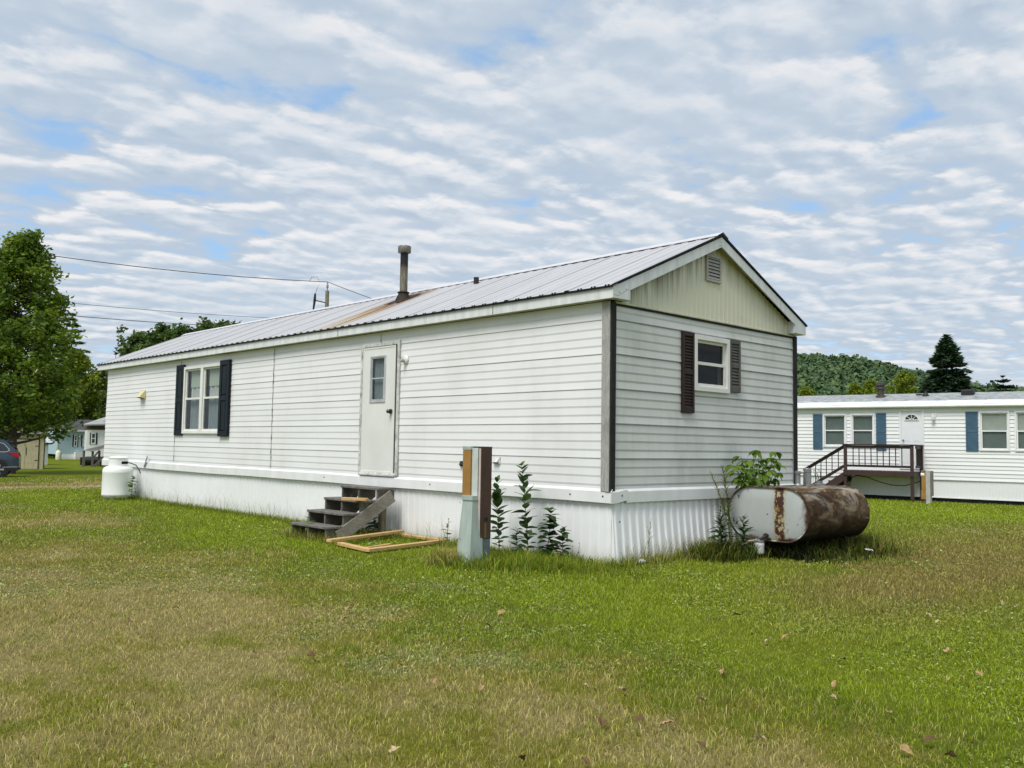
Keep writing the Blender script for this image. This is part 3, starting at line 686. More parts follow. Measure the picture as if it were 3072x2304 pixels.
def plank_shutter(root, xf, u0, u1, z0, z1, m, style='panel', t=.03, name='shutter'):
    s = MB(xf); w_ = u1-u0
    if style == 'panel':
        s.box((u0, .012, z0), (u1, .012+t*.55, z1), .004); st = .05*w_/.26+.012
        zm = (z0+z1)/2
        for a, b in ((u0, u0+st), (u1-st, u1)): s.box((a, .012+t*.5, z0), (b, .012+t, z1), .005)
        for a, b in ((z0, z0+.10), (zm-.05, zm+.05), (z1-.10, z1)): s.box((u0+st, .012+t*.5, a), (u1-st, .012+t-.001, b), .005)
        for a, b in ((z0+.10, zm-.05), (zm+.05, z1-.10)):
            s.box((u0+st+.022, .012+t*.5, a+.022), (u1-st-.022, .012+t*.92, b-.022), .010)
    else:
        s.box((u0, .010, z0), (u1, .016, z1), 0); st = .040; zm = (z0+z1)/2
        for a, b in ((u0, u0+st), (u1-st, u1)): s.box((a, .014, z0), (b, .014+t, z1), .004)
        for a, b in ((z0, z0+.07), (zm-.028, zm+.028), (z1-.055, z1)): s.box((u0+st, .014, a), (u1-st, .013+t, b), .004)
        for a, b in ((z0+.07, zm-.028), (zm+.028, z1-.055)):
            n_ = int((b-a)/.038); h = (b-a)/n_
            for q in range(n_):
                zb = a+q*h
                s.add([(u0+st, .018, zb+h*.95), (u1-st, .018, zb+h*.95), (u1-st, .012+t*.8, zb+h*.18), (u0+st, .012+t*.8, zb+h*.18), (u0+st, .012+t*.8, zb+h*.02), (u1-st, .012+t*.8, zb+h*.02)], [(0, 1, 2, 3), (3, 2, 5, 4)])
    return s.build(name, m, root, recalc=(style == 'panel'))

# ================================================================== the mobile home in the foreground
HW, HL = 4.2, 16.4
house = thing('mobile_home', 'large white foreground mobile home with metal roof, rusty stove pipe and cream gable', 'mobile home')
XL = wall_frame((0, 0, 0), (0, 1, 0), (-1, 0, 0))          # long wall: along = +Y, out = -X
XE = wall_frame((0, 0, 0), (1, 0, 0), (0, -1, 0))          # end wall: along = +X, out = -Y
XR = wall_frame((HW, 0, 0), (0, 1, 0), (1, 0, 0)); XB = wall_frame((0, HL, 0), (1, 0, 0), (0, 1, 0))
WIN = (10.02, 11.76, 1.50, 2.905); DOOR = (4.135, 5.145, .868, 2.905); EW = (1.60, 2.415, 2.105, 2.835)
ZS, ZT = .845, 3.075
lap_wall('long_wall', XL, .02, HL, ZS, ZT, 2.859, .408, 4, .0075, .005, [WIN, (4.16, 5.12, .87, 2.88)], M['siding_long'], house, wave=.005)
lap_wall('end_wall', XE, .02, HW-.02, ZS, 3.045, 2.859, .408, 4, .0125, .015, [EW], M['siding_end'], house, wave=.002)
lap_wall('back_wall', XR, .02, HL, ZS, ZT, 2.859, .408, 4, .011, .006, [], M['siding_long'], house)
lap_wall('far_end_wall', XB, .02, HW-.02, ZS, ZT, 2.859, .408, 4, .011, .006, [], M['siding_long'], house)
# vertical seams where two lengths of siding meet, a little buckled
M['seam'] = mat('seam shadow gap', (.17, .17, .16), .8, var=.5, scale=30)
for (ys, za, zb) in ((7.95, .87, 3.04), (12.17, .90, 1.50), (11.95, 2.93, 3.05), (4.62, 2.91, 3.05)):
    k = int((zb-za)/.05); row0 = []; row1 = []; mb = MB(XL)
    for t in range(k+1):
        z = za+(zb-za)*t/k; o = .006*math.sin(t*1.3)+.006*random.random(); wd = .004+.010*random.random()**2
        row0.append((ys+o-wd, .014, z)); row1.append((ys+o+wd, .0155, z))
    mb.grid([row0, row1]); mb.build('siding_seam', M['seam'], house)
# skirting: ribbed metal panels
def ribbed_panel(name, xf, u0, u1, z0, z1, pitch, depth, m, root, base=0., flare=0., rib=.036):
    mb_ = MB(xf); P = [(u0, 0)]; u_ = u0+pitch*.5
    while u_ < u1-rib:
        P += [(u_-rib/2, 0), (u_-rib/4, depth), (u_+rib/4, depth), (u_+rib/2, 0)]; u_ += pitch
    P.append((u1, 0)); rows = []
    for t in (0, .33, .66, 1):
        z = z0+(z1-z0)*t; rows.append([(a, base+b+flare*(1-t)+.006*math.sin(a*1.3+t*2), z) for a, b in P])
    mb_.grid(rows, smooth=False); return mb_.build(name, m, root, recalc=False)
ribbed_panel('skirting', XL, -.002, HL-.05, -.05, .735, .136, .009, M['skirt'], house, base=-.022)
mb = MB(XL); mb.add([(-.002, -.022, .72), (-.07, -.020, -.05), (.0, -.021, -.05)], [(0, 1, 2)]); mb.build('skirting_corner', M['skirt'], house)
ribbed_panel('skirting', XE, .015, HW-.03, -.05, .735, .137, .019, M['skirt'], house, base=-.02, flare=.075, rib=.07)
ribbed_panel('skirting', XR, .0, HL-.05, -.05, .735, .136, .012, M['skirt'], house, base=-.022)
ribbed_panel('skirting', XB, .0, HW, -.05, .735, .136, .012, M['skirt'], house, base=-.022)
# skirting cap rail with sloping ledge; the near corner piece is bent
def cap_rail(name, xf, u0, u1, root, sag=.004, zlo=.712, dn=0.):
    m_ = MB(xf); prof = [(.014, .872), (.017, .866), (.033, .846), (.036, .840), (.036, zlo), (.030, zlo-.004), (.020, zlo)]
    k = max(2, int((u1-u0)/.35)); rows = []
    for t in range(k+1):
        a = u0+(u1-u0)*t/k; o = sag*math.sin(a*.9+1)+sag*.5*math.sin(a*2.3)
        rows.append([(a, n_, z+o) for n_, z in prof])
    m_.grid(rows, smooth=False); return m_.build(name, M['trim'], root, recalc=False)
cap_rail('cap_rail', XL, -.044, 7.9, house); cap_rail('cap_rail', XL, 7.905, HL+.03, house)
cap_rail('cap_rail', XE, .245, HW+.03, house, .003)
m_ = MB(XE); rows = []
for t in range(9):
    a = -.044+.31*t/8; up = .028*smooth(.2, 1, t/8); rows.append([(a, n_+.004, z+(.0 if i < 3 else up)) for i, (n_, z) in enumerate([(.014, .872), (.017, .868), (.034, .846), (.036, .838), (.036, .712), (.026, .712)])])
m_.grid(rows, smooth=False); m_.build('cap_rail', M['trim'], house, recalc=False)
cap_rail('cap_rail', XR, -.03, HL+.03, house); cap_rail('cap_rail', XB, -.03, HW+.03, house)
for xf_, u_, n_, z_ in [(XL, q_, .036, .79) for q_ in (.085, .60, 1.9, 3.3, 6.1)]+[(XE, .16, .041, .80), (XE, .10, .055, .50)]:
    mb = MB(xf_); mb.lathe([(0, .004), (.011, .004), (.011, 0)], (u_, n_, z_), 8, 'y'); mb.build('screw_head', M['black'], house)
# corner posts of weathered timber
for (nm, xa, xb) in (('corner_post', -.048, .030), ('corner_post', HW-.045, HW+.045)):
    mb = MB(); mb.box((xa, -.010, .842), (xb-.014 if xa < 0 else xb, .052, 3.062), .005); o = mb.build(nm, M['post_wood'], house)
    mb = MB(); mb.box((xa+.004, -.034, .838), (xb+.014 if xa < 0 else xb+.004, -.0105, 3.058), .004); mb.build('post_face_board', M['post_dark'], o)
mb = MB(); mb.box((-.044, .0525, .846), (-.024, .118, 3.06), .004); mb.build('corner_board', M['post_wood'], house)
# roof -------------------------------------------------------------
EX, EZ, RX, RZ = -.165, 3.222, HW/2, 4.208; SL = (RZ-EZ)/(RX-EX); Y0, Y1 = -.135, HL+.36
def roof_profile():
    P = [(Y0, 0)]; pitch = .2135; y = Y0+.075; nextseam = .585
    def rib(c, h, wb, wt): return [(c-wb/2, 0), (c-wt/2, h), (c+wt/2, h), (c+wb/2, 0)]
    while y < Y1-.06:
        if abs(y-nextseam) < pitch/2: P += [(y-.028, 0), (y-.025, .015), (y+.014, .015), (y+.022, 0)]; nextseam += 1.067
        else: P += rib(y-.023, .010, .028, .012)+rib(y+.023, .010, .028, .012)
        y += pitch
    P.append((Y1, 0)); return P
RP = roof_profile(); mb = MB()
for sx in (1, -1):
    fx = (lambda x: x) if sx == 1 else (lambda x: HW-x)
    rows = []
    for t in (0, .25, .5, .75, 1):
        x = EX+(RX-EX)*t; rows.append([(fx(x), y, EZ+SL*(x-EX)+h+.003*math.sin(y*.8+t*3)) for y, h in RP])
    mb.grid(rows, smooth=False)
roof = mb.build('roof', M['roof'], house, recalc=False)
mb = MB()     # ridge cap, bearing on the ribs so that daylight shows as dashes beneath
for sx in (1, -1):
    fx = (lambda x: x) if sx == 1 else (lambda x: HW-x)
    x0 = RX-.13
    mb.add([(fx(x0), Y0-.01, RZ-SL*.13+.024), (fx(RX), Y0-.01, RZ+.034), (fx(RX), Y1+.01, RZ+.034), (fx(x0), Y1+.01, RZ-SL*.13+.024), (fx(x0), Y0-.01, RZ-SL*.13+.017), (fx(x0), Y1+.01, RZ-SL*.13+.017)], [(0, 1, 2, 3), (0, 3, 5, 4)])
mb.build('ridge_cap', mat('ridge cap metal', (.60, .60, .63), .4, var=.1), roof, recalc=False)
mb = MB()     # dark underside, eave closures and rake edges
for sx in (1, -1):
    fx = (lambda x: x) if sx == 1 else (lambda x: HW-x)
    mb.add([(fx(EX+.004), Y0+.002, EZ-.004), (fx(RX), Y0+.002, RZ-.006), (fx(RX), Y1-.002, RZ-.006), (fx(EX+.004), Y1-.002, EZ-.004)], [(0, 1, 2, 3)])
    mb.box((fx(EX+.005), Y0+.003, EZ-.018), (fx(EX+.022), Y1-.003, EZ+.002))
    for ya, yb in ((Y0-.006, Y0+.010), (Y1-.010, Y1+.006)):
        mb.prism([(fx(EX), ya, EZ+.008), (fx(RX), ya, RZ+.010), (fx(RX), ya, RZ-.020), (fx(EX), ya, EZ-.012)], (0, yb-ya, 0))
    y = Y0+.075
    while y < Y1-.06:
        for q in (-.023, .023): mb.box((fx(EX-.004), y+q-.011, EZ-.004), (fx(EX+.012), y+q+.011, EZ+.014))
        y += .2135
mb.build('roof_edge', M['closure'], roof)
# fascia along the eaves with joints, soffits, rake boards, return boxes
ys = [Y0+.008, 1.93, 5.66, 8.9, 11.2, 13.8, Y1-.008]
for x0_ in (-.135, HW+.119):
    mb = MB()
    for a, b in zip(ys[:-1], ys[1:]): mb.box((x0_, a+.0015, 3.078), (x0_+.016, b-.0015, 3.205), .002)
    mb.build('fascia', M['fascia'], house)
M['joint'] = mat('fascia joint grime', (.20, .20, .18), .8, var=.6, scale=40)
for u_ in (1.93, 5.66): mb = MB(XL); mb.box((u_-.010, .1350, 3.080), (u_+.006, .1362, 3.19)); mb.build('fascia_joint', M['joint'], house)
mb = MB()
mb.box((-.119, Y0+.02, 3.080), (-.012, Y1-.02, 3.090)); mb.box((HW+.012, Y0+.02, 3.080), (HW+.119, Y1-.02, 3.090))
for sx in (1, -1):
    fx = (lambda x: x) if sx == 1 else (lambda x: HW-x)
    for ya, yb in ((Y0+.02, .0), (HL, Y1-.02)):
        mb.prism([(fx(.18), ya, 3.205+.3*SL+.0), (fx(RX), ya, RZ-.135), (fx(RX), ya, RZ-.125), (fx(.18), ya, 3.215+.3*SL)], (0, yb-ya, 0))
mb.build('soffit', M['soffit'], house)
for sx in (1, -1):
    fx = (lambda x: x) if sx == 1 else (lambda x: HW-x)
    for ya, yb in ((Y0+.008, Y0+.022), (Y1-.022, Y1-.008)):
        mb = MB(); mb.prism([(fx(-.137), ya, 3.080), (fx(-.137), ya, 3.206), (fx(RX), ya, RZ-.034), (fx(RX), ya, RZ-.166), (fx(.18), ya, RZ-.166-SL*(RX-.18)), (fx(.18), ya, 3.086)], (0, yb-ya, 0))
        mb.build('rake_board', M['fascia'], house)
for xa, xb in ((-.118, .195), (HW-.195, HW+.118)): mb = MB(); mb.box((xa, Y0+.023, 3.079), (xb, -.004, 3.26), .002); mb.build('eave_return', M['fascia'], house)
mb = MB(XE)   # grimy joint of the return on the rake board and two nail heads
mb.add([(-.12, .1275, 3.118), (-.05, .1275, 3.108), (.16, .1275, 3.214), (.16, .1278, 3.218), (-.05, .1278, 3.112), (-.12, .1278, 3.122)], [(0, 1, 4, 5), (1, 2, 3, 4)])
mb.build('trim_joint', mat('joint grime', (.16, .16, .15), .8, var=.4), house)
for u_, z in ((-.02, 3.155), (.10, 3.205), (2.08, 4.10), (2.08, 4.06), (2.05, 4.05)): mb = MB(XE); mb.lathe([(0, .0018), (.007, .0018), (.007, 0)], (u_, .127, z), 8, 'y'); mb.build('nail_head', M['black'], house)
# gable: vertical ribbed cream panel
mb = MB(XE); P = []; u_ = .16
while u_ < HW-.16: P += [(u_, 0), (u_+.066, 0), (u_+.074, .006), (u_+.092, .006), (u_+.100, 0)]; u_ += .104
tz = lambda a: RZ-.11-SL*abs(a-RX)
mb.grid([[(a, .008+b, 3.050) for a, b in P], [(a, .008+b, max(3.06, tz(a))) for a, b in P]], smooth=False)
mb.build('gable_panel', M['gable'], house, recalc=False)
mb = MB(XE); mb.box((.03, -.01, 3.047), (HW-.03, .030, 3.066), .002); mb.build('gable_sill', mat('cream sill', (.60, .58, .44), .6), house)
mb = MB(XE); mb.box((.04, -.01, 3.022), (HW-.04, .018, 3.0465)); mb.build('gable_gap', M['dark'], house)
mb = MB(XE)   # louvred gable vent
frame_ring(mb, 1.885, 2.225, 3.575, 3.935, .032, .01, .040)
for k in range(7):
    z = 3.612+k*.045; mb.add([(1.917, .018, z+.040), (2.193, .018, z+.040), (2.193, .036, z), (1.917, .036, z), (1.917, .036, z+.006), (2.193, .036, z+.006)], [(0, 1, 2, 3), (3, 2, 5, 4)])
v = mb.build('gable_vent', mat('pinkish grey vent', (.42, .41, .38), .6), house, recalc=False)
mb = MB(XE); mb.box((1.917, .009, 3.607), (2.193, .0185, 3.9)); mb.build('vent_opening', M['black'], v)
# front window of the long wall: two double-hung units side by side, navy shutters
half = (WIN[0]+WIN[1])/2
lo = [(1.53, 2.2, M['curtain_grey'], 'curtain', {})]
for a, b in ((WIN[0], half), (half, WIN[1])):
    sash_window(house, XL, a, b, WIN[2], WIN[3], .055, M['vinyl'], [(2.47, 2.86, M['shade'], 'roller_shade', dict(ua=a+.07, ub=b-.16, waves=.5, amp=.002, nn=-.06)), (2.20, 2.47, M['curtain'], 'curtain', dict(ua=a+.07, ub=b-.16, waves=3))], [(1.53, 2.2, M['curtain_grey'], 'curtain', dict(ua=a+.06, ub=b-.12, waves=4))], split=.52)
plank_shutter(house, XL, 11.765, 12.165, 1.46, 2.965, M['shutter_navy']); plank_shutter(house, XL, 9.63, 10.04, 1.445, 2.95, M['shutter_navy'], t=.05)
# end-wall window with one long brown and one short faded shutter
sash_window(house, XE, *EW, .062, M['vinyl'], [(2.45, 2.60, M['black'], 'curtain', dict(waves=3))], [(2.15, 2.45, mat('dark green curtain', (.03, .05, .045), .9, var=.5, scale=8), 'curtain', dict(waves=4)), (2.15, 2.45, M['blind'], 'curtain', dict(ua=2.26, ub=2.34, waves=2, amp=.01, nn=-.05))], split=.5, glass='glass_dark', proud=.05)
s1 = plank_shutter(house, XE, 1.35, 1.605, 1.81, 2.85, M['shutter_brown'], 'louvre'); s1['label'] = 'long dark brown louvred shutter'
s2 = plank_shutter(house, XE, 2.425, 2.69, 2.13, 2.845, M['shutter_grey'], 'louvre'); s2['label'] = 'short faded grey louvred shutter'
# door
mb = MB(XL); frame_ring(mb, 4.115, 5.130, .866, 2.905, .05, -.02, .034, .006); mb.box((4.165, -.02, .866), (5.08, .055, .895), .004)
df = mb.build('door_frame', M['grimy'], house)
mb = MB(XL); mb.box((4.10, .006, .87), (4.150, .052, 2.93), .016); mb.build('door_jamb_cover', M['grimy'], house)
mb = MB(XL); a, b, z0, z1 = 4.215, 5.068, .915, 2.845
for (x0, x1, y0, y1) in ((a, 4.46, z0, z1), (4.86, b, z0, z1), (4.46, 4.86, z0, 1.99), (4.46, 4.86, 2.71, z1)): mb.box((x0, -.01, y0), (x1, .024, y1))
frame_ring(mb, a-.004, b+.004, z0-.004, z1+.004, .028, .012, .030, .004)
door = mb.build('door', M['door'], house)
mb = MB(XL); mb.box((4.166, -.03, .895), (4.209, .010, 2.86)); mb.box((5.073, -.03, .895), (5.081, .010, 2.86)); mb.box((4.21, -.03, .896), (5.07, .012, .909)); mb.build('door_gap', M['dark'], house)
mb = MB(XL); frame_ring(mb, 4.455, 4.865, 1.985, 2.715, .030, .0, .036, .004); frame_ring(mb, 4.487, 4.833, 2.35, 2.685, .016, .004, .026, .002); frame_ring(mb, 4.489, 4.831, 2.015, 2.372, .022, .006, .032, .002)
dwn = mb.build('door_window', mat('aluminium window frame', (.58, .60, .61), .4, .4), door)
mb = MB(XL); mb.add([(4.49, .012, 2.02), (4.83, .012, 2.02), (4.83, .012, 2.70), (4.49, .012, 2.70)], [(0, 1, 2, 3)]); mb.build('door_pane', M['glass'], door, recalc=False)
mb = MB(XL); k = 34
mb.grid([[(4.47+.38*t/k, -.035+.014*math.sin(t*1.5), 2.0) for t in range(k+1)], [(4.47+.38*t/k, -.035+.008*math.sin(t*1.5), 2.70) for t in range(k+1)]]); mb.build('door_curtain', M['curtain_grey'], door, recalc=False)
mb = MB(XL); mb.box((4.45, -.14, 1.98), (4.87, -.12, 2.72)); mb.build('door_recess', M['dark'], door)
mb = MB(XL); mb.lathe([(0, .078), (.020, .077), (.030, .066), (.030, .050), (.014, .040), (.012, .026), (.036, .022), (.038, 0)], (4.295, .024, 1.845), 16, 'y'); mb.build('door_knob', M['brass'], door)
# porch light beside the door
mb = MB(XL); mb.lathe([(0, .030), (.045, .028), (.060, .016), (.064, 0)], (3.968, .014, 2.61), 24, 'y'); pl = mb.build('porch_light', M['vinyl'], house)
mb = MB(XL); mb.lathe([(0, .10), (.022, .095), (.032, .075), (.030, .045), (.020, .030)], (3.975, .012, 2.595), 16, 'y'); mb.build('bulb_holder', mat('grey lamp socket', (.42, .42, .40), .5), pl)
# hooded vents
def hood_vent(xf, u_, z, w_, h, d, m, name):
    mb_ = MB(xf); mb_.box((u_-w_/2-.012, .010, z-h/2-.012), (u_+w_/2+.012, .020, z+h/2+.012), .003)
    mb_.add([(u_-w_/2, .02, z+h/2), (u_+w_/2, .02, z+h/2), (u_+w_/2, d, z-h*.30), (u_-w_/2, d, z-h*.30), (u_-w_/2, .02, z-h*.42), (u_+w_/2, .02, z-h*.42)], [(0, 1, 2, 3), (0, 3, 4), (1, 5, 2)])
    o = mb_.build(name, m, house, recalc=False); q = MB(xf); q.add([(u_-w_/2, .021, z-h*.42), (u_+w_/2, .021, z-h*.42), (u_+w_/2, d-.004, z-h*.31), (u_-w_/2, d-.004, z-h*.31)], [(0, 1, 2, 3)]); q.build('vent_mouth', M['black'], o)
hood_vent(XL, 14.03, 2.39, .26, .20, .14, M['tan_plastic'], 'dryer_vent')
hood_vent(XL, 1.93, 1.165, .10, .08, .06, M['grimy'], 'outlet_cover'); hood_vent(XL, 2.64, 1.10, .05, .05, .05, M['black'], 'outlet_cover')
# a bent strip of flashing hanging off the far cap rail
mb = MB(XL); mb.beam((13.68, .055, .735), (13.47, .065, .985), .05, .006, .001, up=(0, 1, 0)); mb.build('loose_flashing', M['galv'], house)
# stove pipe, plumbing vent
cx, cy = 1.43, 6.03
mb = MB(); mb.lathe([(.070, 3.80), (.070, 4.765)], (cx, cy, 0), 24)
ch = mb.build('stove_pipe', M['chim'], house)
mb = MB(); mb.lathe([(.070, 4.755), (.113, 4.765), (.117, 4.775), (.118, 4.87), (.112, 4.882), (.06, 4.893), (0, 4.896)], (cx, cy, 0), 24); mb.build('pipe_cap', mat('pipe cap metal', (.20, .19, .16), .45, .3, var=.5, scale=12), ch)
mb = MB(); mb.lathe([(.150, 3.86), (.135, 3.93), (.098, 4.00), (.092, 4.035), (.108, 4.040), (.108, 4.052), (.076, 4.066)], (cx, cy, 0), 24); mb.add([(cx-.26, cy-.24, EZ+SL*(cx-.26-EX)+.018), (cx+.26, cy-.24, EZ+SL*(cx+.26-EX)+.018), (cx+.26, cy+.24, EZ+SL*(cx+.26-EX)+.018), (cx-.26, cy+.24, EZ+SL*(cx-.26-EX)+.018)], [(0, 1, 2, 3)])
mb.build('flashing', mat('tarred flashing', (.035, .026, .022), .8, var=.6, scale=9), ch)
mb = MB(); mb.lathe([(.045, 3.98), (.045, 4.16), (.030, 4.16), (.030, 4.05)], (1.74, 4.42, 0), 14); mb.build('vent_pipe', M['black'], house)

# ================================================================== things round the mobile home
# propane tank at the far corner
pt = thing('propane_tank', 'large white upright propane tank by the far left corner of the foreground home', 'propane tank', (-.46, 14.12, 0), R(25))
mb = MB(); rr_ = .325
mb.lathe([(.20, .0), (.28, .035), (rr_, .10), (rr_+.004, .115), (rr_, .13), (rr_, .60), (rr_+.004, .615), (rr_, .63), (rr_*.985, .675), (rr_*.92, .712), (rr_*.78, .740), (rr_*.45, .758), (0, .765)], (0, 0, 0), 40)
mb.build('tank_body', M['tank_white'], pt)
mb = MB(); prof = [(.205, .74), (.205, .93)]
segs = 40; rows = []
col_pts = []
for r_, h in ((.205, .735), (.207, .80), (.207, .86), (.205, .93)): col_pts.append([(r_*math.cos(2*math.pi*k/segs), r_*math.sin(2*math.pi*k/segs), h) for k in range(segs)])
fs = []; vs = [p for row in col_pts for p in row]
for i_ in range(3):
    for k in range(segs):
        if i_ == 1 and k in (27, 28, 29, 30, 31, 32): continue     # hand hole
        k2 = (k+1) % segs; fs.append((i_*segs+k, i_*segs+k2, (i_+1)*segs+k2, (i_+1)*segs+k))
mb.add(vs, fs, True); mb.lathe([(.215, .925), (.215, .945), (.16, .965), (.0, .985)], (0, 0, 0), 40)
mb.build('collar', M['tank_white'], pt, recalc=False)
mb = MB(); mb.lathe([(0, .76), (.10, .77), (.10, .92), (0, .92)], (0, 0, 0), 16); mb.build('valve', M['black'], pt)
hose = MB(); hose.tube([(-.34, 13.93, .84), (-.30, 13.78, .82), (-.30, 13.50, .785), (-.30, 13.33, .70), (-.30, 13.22, .617)], .012, 8)
tag(hose.build('gas_hose', M['cable']), 'thin black gas hose curving from the near propane tank to the skirting', 'hose')

# entry steps: four treads on open stringers
st = thing('entry_steps', 'weathered grey wooden steps below the white door', 'steps', (-.72, 4.47, 0))
TR = [(.165, -1.295), (.337, -1.022), (.510, -.745), (.682, -.455)]; SY0, SY1 = 3.985, 4.955
ox, oy = -.72, 4.47
for (z, x) in TR:
    mb = MB()
    for (a, b) in ((0, .135), (.142, .285)): mb.box((x+a-ox, SY0-.012-oy+random.uniform(-.01, .01), z), (x+b-ox, SY1-oy+random.uniform(-.01, .012), z+.034), .005)
    mb.build('tread', M['weathered_wood'], st)
for y in (SY0+.01, (SY0+SY1)/2, SY1-.05):
    poly = [(-1.275-ox, -.03), (-1.275-ox, TR[0][0]-.001)]
    for k, (z, x) in enumerate(TR):
        xr = TR[k+1][1]+.02 if k < 3 else -.145
        poly += [(xr-ox, z-.001)]+([(xr-ox, TR[k+1][0]-.001)] if k < 3 else [])
    poly += [(-.145-ox, .56), (-1.02-ox, -.03)]
    mb = MB(); mb.prism([(a, y-oy, z) for a, z in poly], (0, .038, 0)); mb.build('stringer', M['weathered_side'], st)
mb = MB(); mb.beam((-1.10-ox, SY0-.008-oy, .045), (-.19-ox, SY0-.008-oy, .60), .028, .19, .004); mb.build('stringer_board', wood_mat('pale weathered board', (.17, .16, .14), (.42, .39, .33), (1.5, 8, 8)), st)
mb = MB(); mb.box((-.335-ox, SY0+.049-oy, -.03), (-.245-ox, SY0+.137-oy, .60), .006); mb.build('support_post', wood_mat('treated post wood', (.10, .09, .06), (.30, .27, .19), (5, 5, 1)), st)
mb = MB(); mb.box((-.335-ox, SY1-.15-oy, -.03), (-.245-ox, SY1-.06-oy, .60), .006); mb.build('support_post', M['weathered_side'], st)
mb = MB(); m4 = Matrix.Translation((-.885+.08, 4.03, .545+.021)) @ Matrix.Rotation(R(-58), 4, 'Z'); mb.box((-.19, -.045, -.0195), (.19, .045, .0195), .003, m4)
tag(mb.build('wood_block', M['pine']), 'short new pine offcut lying on the third step', 'wood block')
# rectangle of new lumber on the grass
fr = thing('lumber_frame', 'rectangle of new pine boards lying on the grass in front of the steps', 'lumber frame', (-.95, 3.0, 0))
for (p, q, z, w_) in (((-1.60, 3.41), (-.06, 3.905), .084, .088), ((-1.45, 3.38), (-1.56, 2.56), .042, .086), ((-1.60, 2.545), (-.06, 2.86), .044, .09), ((-.115, 3.80), (-.12, 2.92), .042, .086)):
    mb = MB(); mb.beam((p[0]+.95, p[1]-3.0, z), (q[0]+.95, q[1]-3.0, z), w_, .038, .003); mb.build('board', M['pine'], fr)
lb = MB(); lb.beam((-1.37, 2.90, .024), (-.88, 3.06, .026), .05, .02, .003); tag(lb.build('wood_strip', M['pine']), 'thin pine strip lying inside the lumber rectangle', 'wood strip')

# service pedestal: green riser cover against a tall two-tone meter post
pd = thing('utility_pedestal', 'brown and pale green utility pedestal standing in front of the long wall', 'utility pedestal', (-1.16, .98, 0), R(0))
mb = MB(); mb.box((-.055, -.095, .30), (.110, .075, 1.335), .004); mb.build('meter_post', M['ped_brown'], pd)
mb = MB(); mb.box((-.050, -.091, -.05), (.107, .072, .2995), .003); mb.build('lower_post', M['ped_grey'], pd)
mb = MB(); mb.box((-.058, -.098, 1.3352), (.113, .078, 1.344), .002); mb.build('post_top', M['ped_grey'], pd)
mb = MB(); mb.box((-.095, .050, .76), (.04, .188, 1.30), .006); mb.build('meter_panel', M['ped_tan'], pd)
mb = MB(); mb.box((-.098, .046, 1.301), (.04, .192, 1.345), .004); mb.build('panel_cap', M['ped_green'], pd)
mb = MB(); mb.box((-.072, -.052, .74), (-.0555, .048, 1.325), .003); mb.build('cover_plate', mat('pale grey cover plate', (.55, .60, .58), .5), pd)
mb = MB(); mb.box((-.066, -.092, .36), (-.0555, -.062, 1.32), .003); mb.build('corner_strip', mat('pinkish white strip', (.60, .50, .46), .5), pd)
mb = MB()   # tapering riser cover
def ring(hw, d, z, yc): return [(-d, yc-hw, z), (-d, yc+hw*.6, z), (-d+.04, yc+hw, z), (-.02, yc+hw, z), (-.02, yc-hw, z)]
mb.grid([ring(.150, .225, -.05, .030), ring(.132, .192, .3, .036), ring(.108, .145, .735, .048)], smooth=False, close=True)
cv = mb.build('riser_cover', M['ped_green'], pd)
mb = MB(); r0 = ring(.116, .156, .735, .048); r1 = ring(.114, .154, .785, .048); mb.grid([r0, r1], False, True); mb.add(r1, [(0, 1, 2, 3, 4)]); mb.build('cover_lid', M['ped_green'], cv)
for (y, z) in ((.05, .755), (.14, .70), (-.04, .74), (.08, .30), (.12, .12)):
    mb = MB(); mb.lathe([(0, .004), (.007, .003), (.007, 0)], (-.157-(.735-z)*.11, y, z), 8, 'x'); mb.build('bolt', M['galv'], cv)
mb = MB(); mb.box((.005, -.098, .50), (.06, -.0955, .54)); mb.build('sticker', bpy.data.materials['dark interior'], pd); mb = MB(); mb.box((.010, -.0975, .31), (.036, -.0956, .48)); mb.build('sticker', mat('yellowed sticker', (.18, .13, .03), .6), pd)

# oil tank lying on its side by the end wall
OT = np.array([2.139, -.762, .552]); OA, OB, OL, OPH = .59, .338, 1.47, R(-2.565)
ot = thing('oil_tank', 'rusty horizontal oil tank with a grey painted end beside the end wall', 'oil tank', (OT[0], OT[1], 0), OPH)
def stadium(a, b, n_=18):
    e = a-b; P = []
    for k in range(n_+1): t = -math.pi/2+math.pi*k/n_; P.append((e+b*math.cos(t), b*math.sin(t)))
    for k in range(n_+1): t = math.pi/2+math.pi*k/n_; P.append((-e+b*math.cos(t), b*math.sin(t)))
    return P
zc_ = OT[2]
mb = MB(); secs = [(.022, .975), (.0, .975), (-.006, .99), (-.002, 1.0), (.02, 1.0)]+[(OL*t/6, 1.0-.002*(t % 2)) for t in range(1, 6)]+[(OL-.02, 1.0), (OL, .995), (OL+.012, .93), (OL+.02, .5), (OL+.022, .02)]
mb.grid([[(x, p*s_ if s_ > .9 else p*s_, zc_+q*s_) for p, q in stadium(OA, OB)] for x, s_ in secs], True, True)
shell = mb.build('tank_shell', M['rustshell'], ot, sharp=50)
for x_ in (.012, OL-.01):
    mb = MB(); mb.tube([(x_, p*1.004, zc_+q*1.004) for p, q in stadium(OA, OB)]+[(x_, stadium(OA, OB)[0][0], zc_+stadium(OA, OB)[0][1])], .008, 6, False); mb.build('rim_seam', M['rustshell'], shell)
mb = MB(); S_ = stadium(OA*.976, OB*.976)
rings = []
for s_, x in ((1, .012), (.96, .020), (.90, .010), (.5, .004), (.02, .002)): rings.append([(x, p*s_, zc_+q*s_) for p, q in S_])
mb.grid(rings, True, True); mb.build('tank_end', M['tankend'], ot)
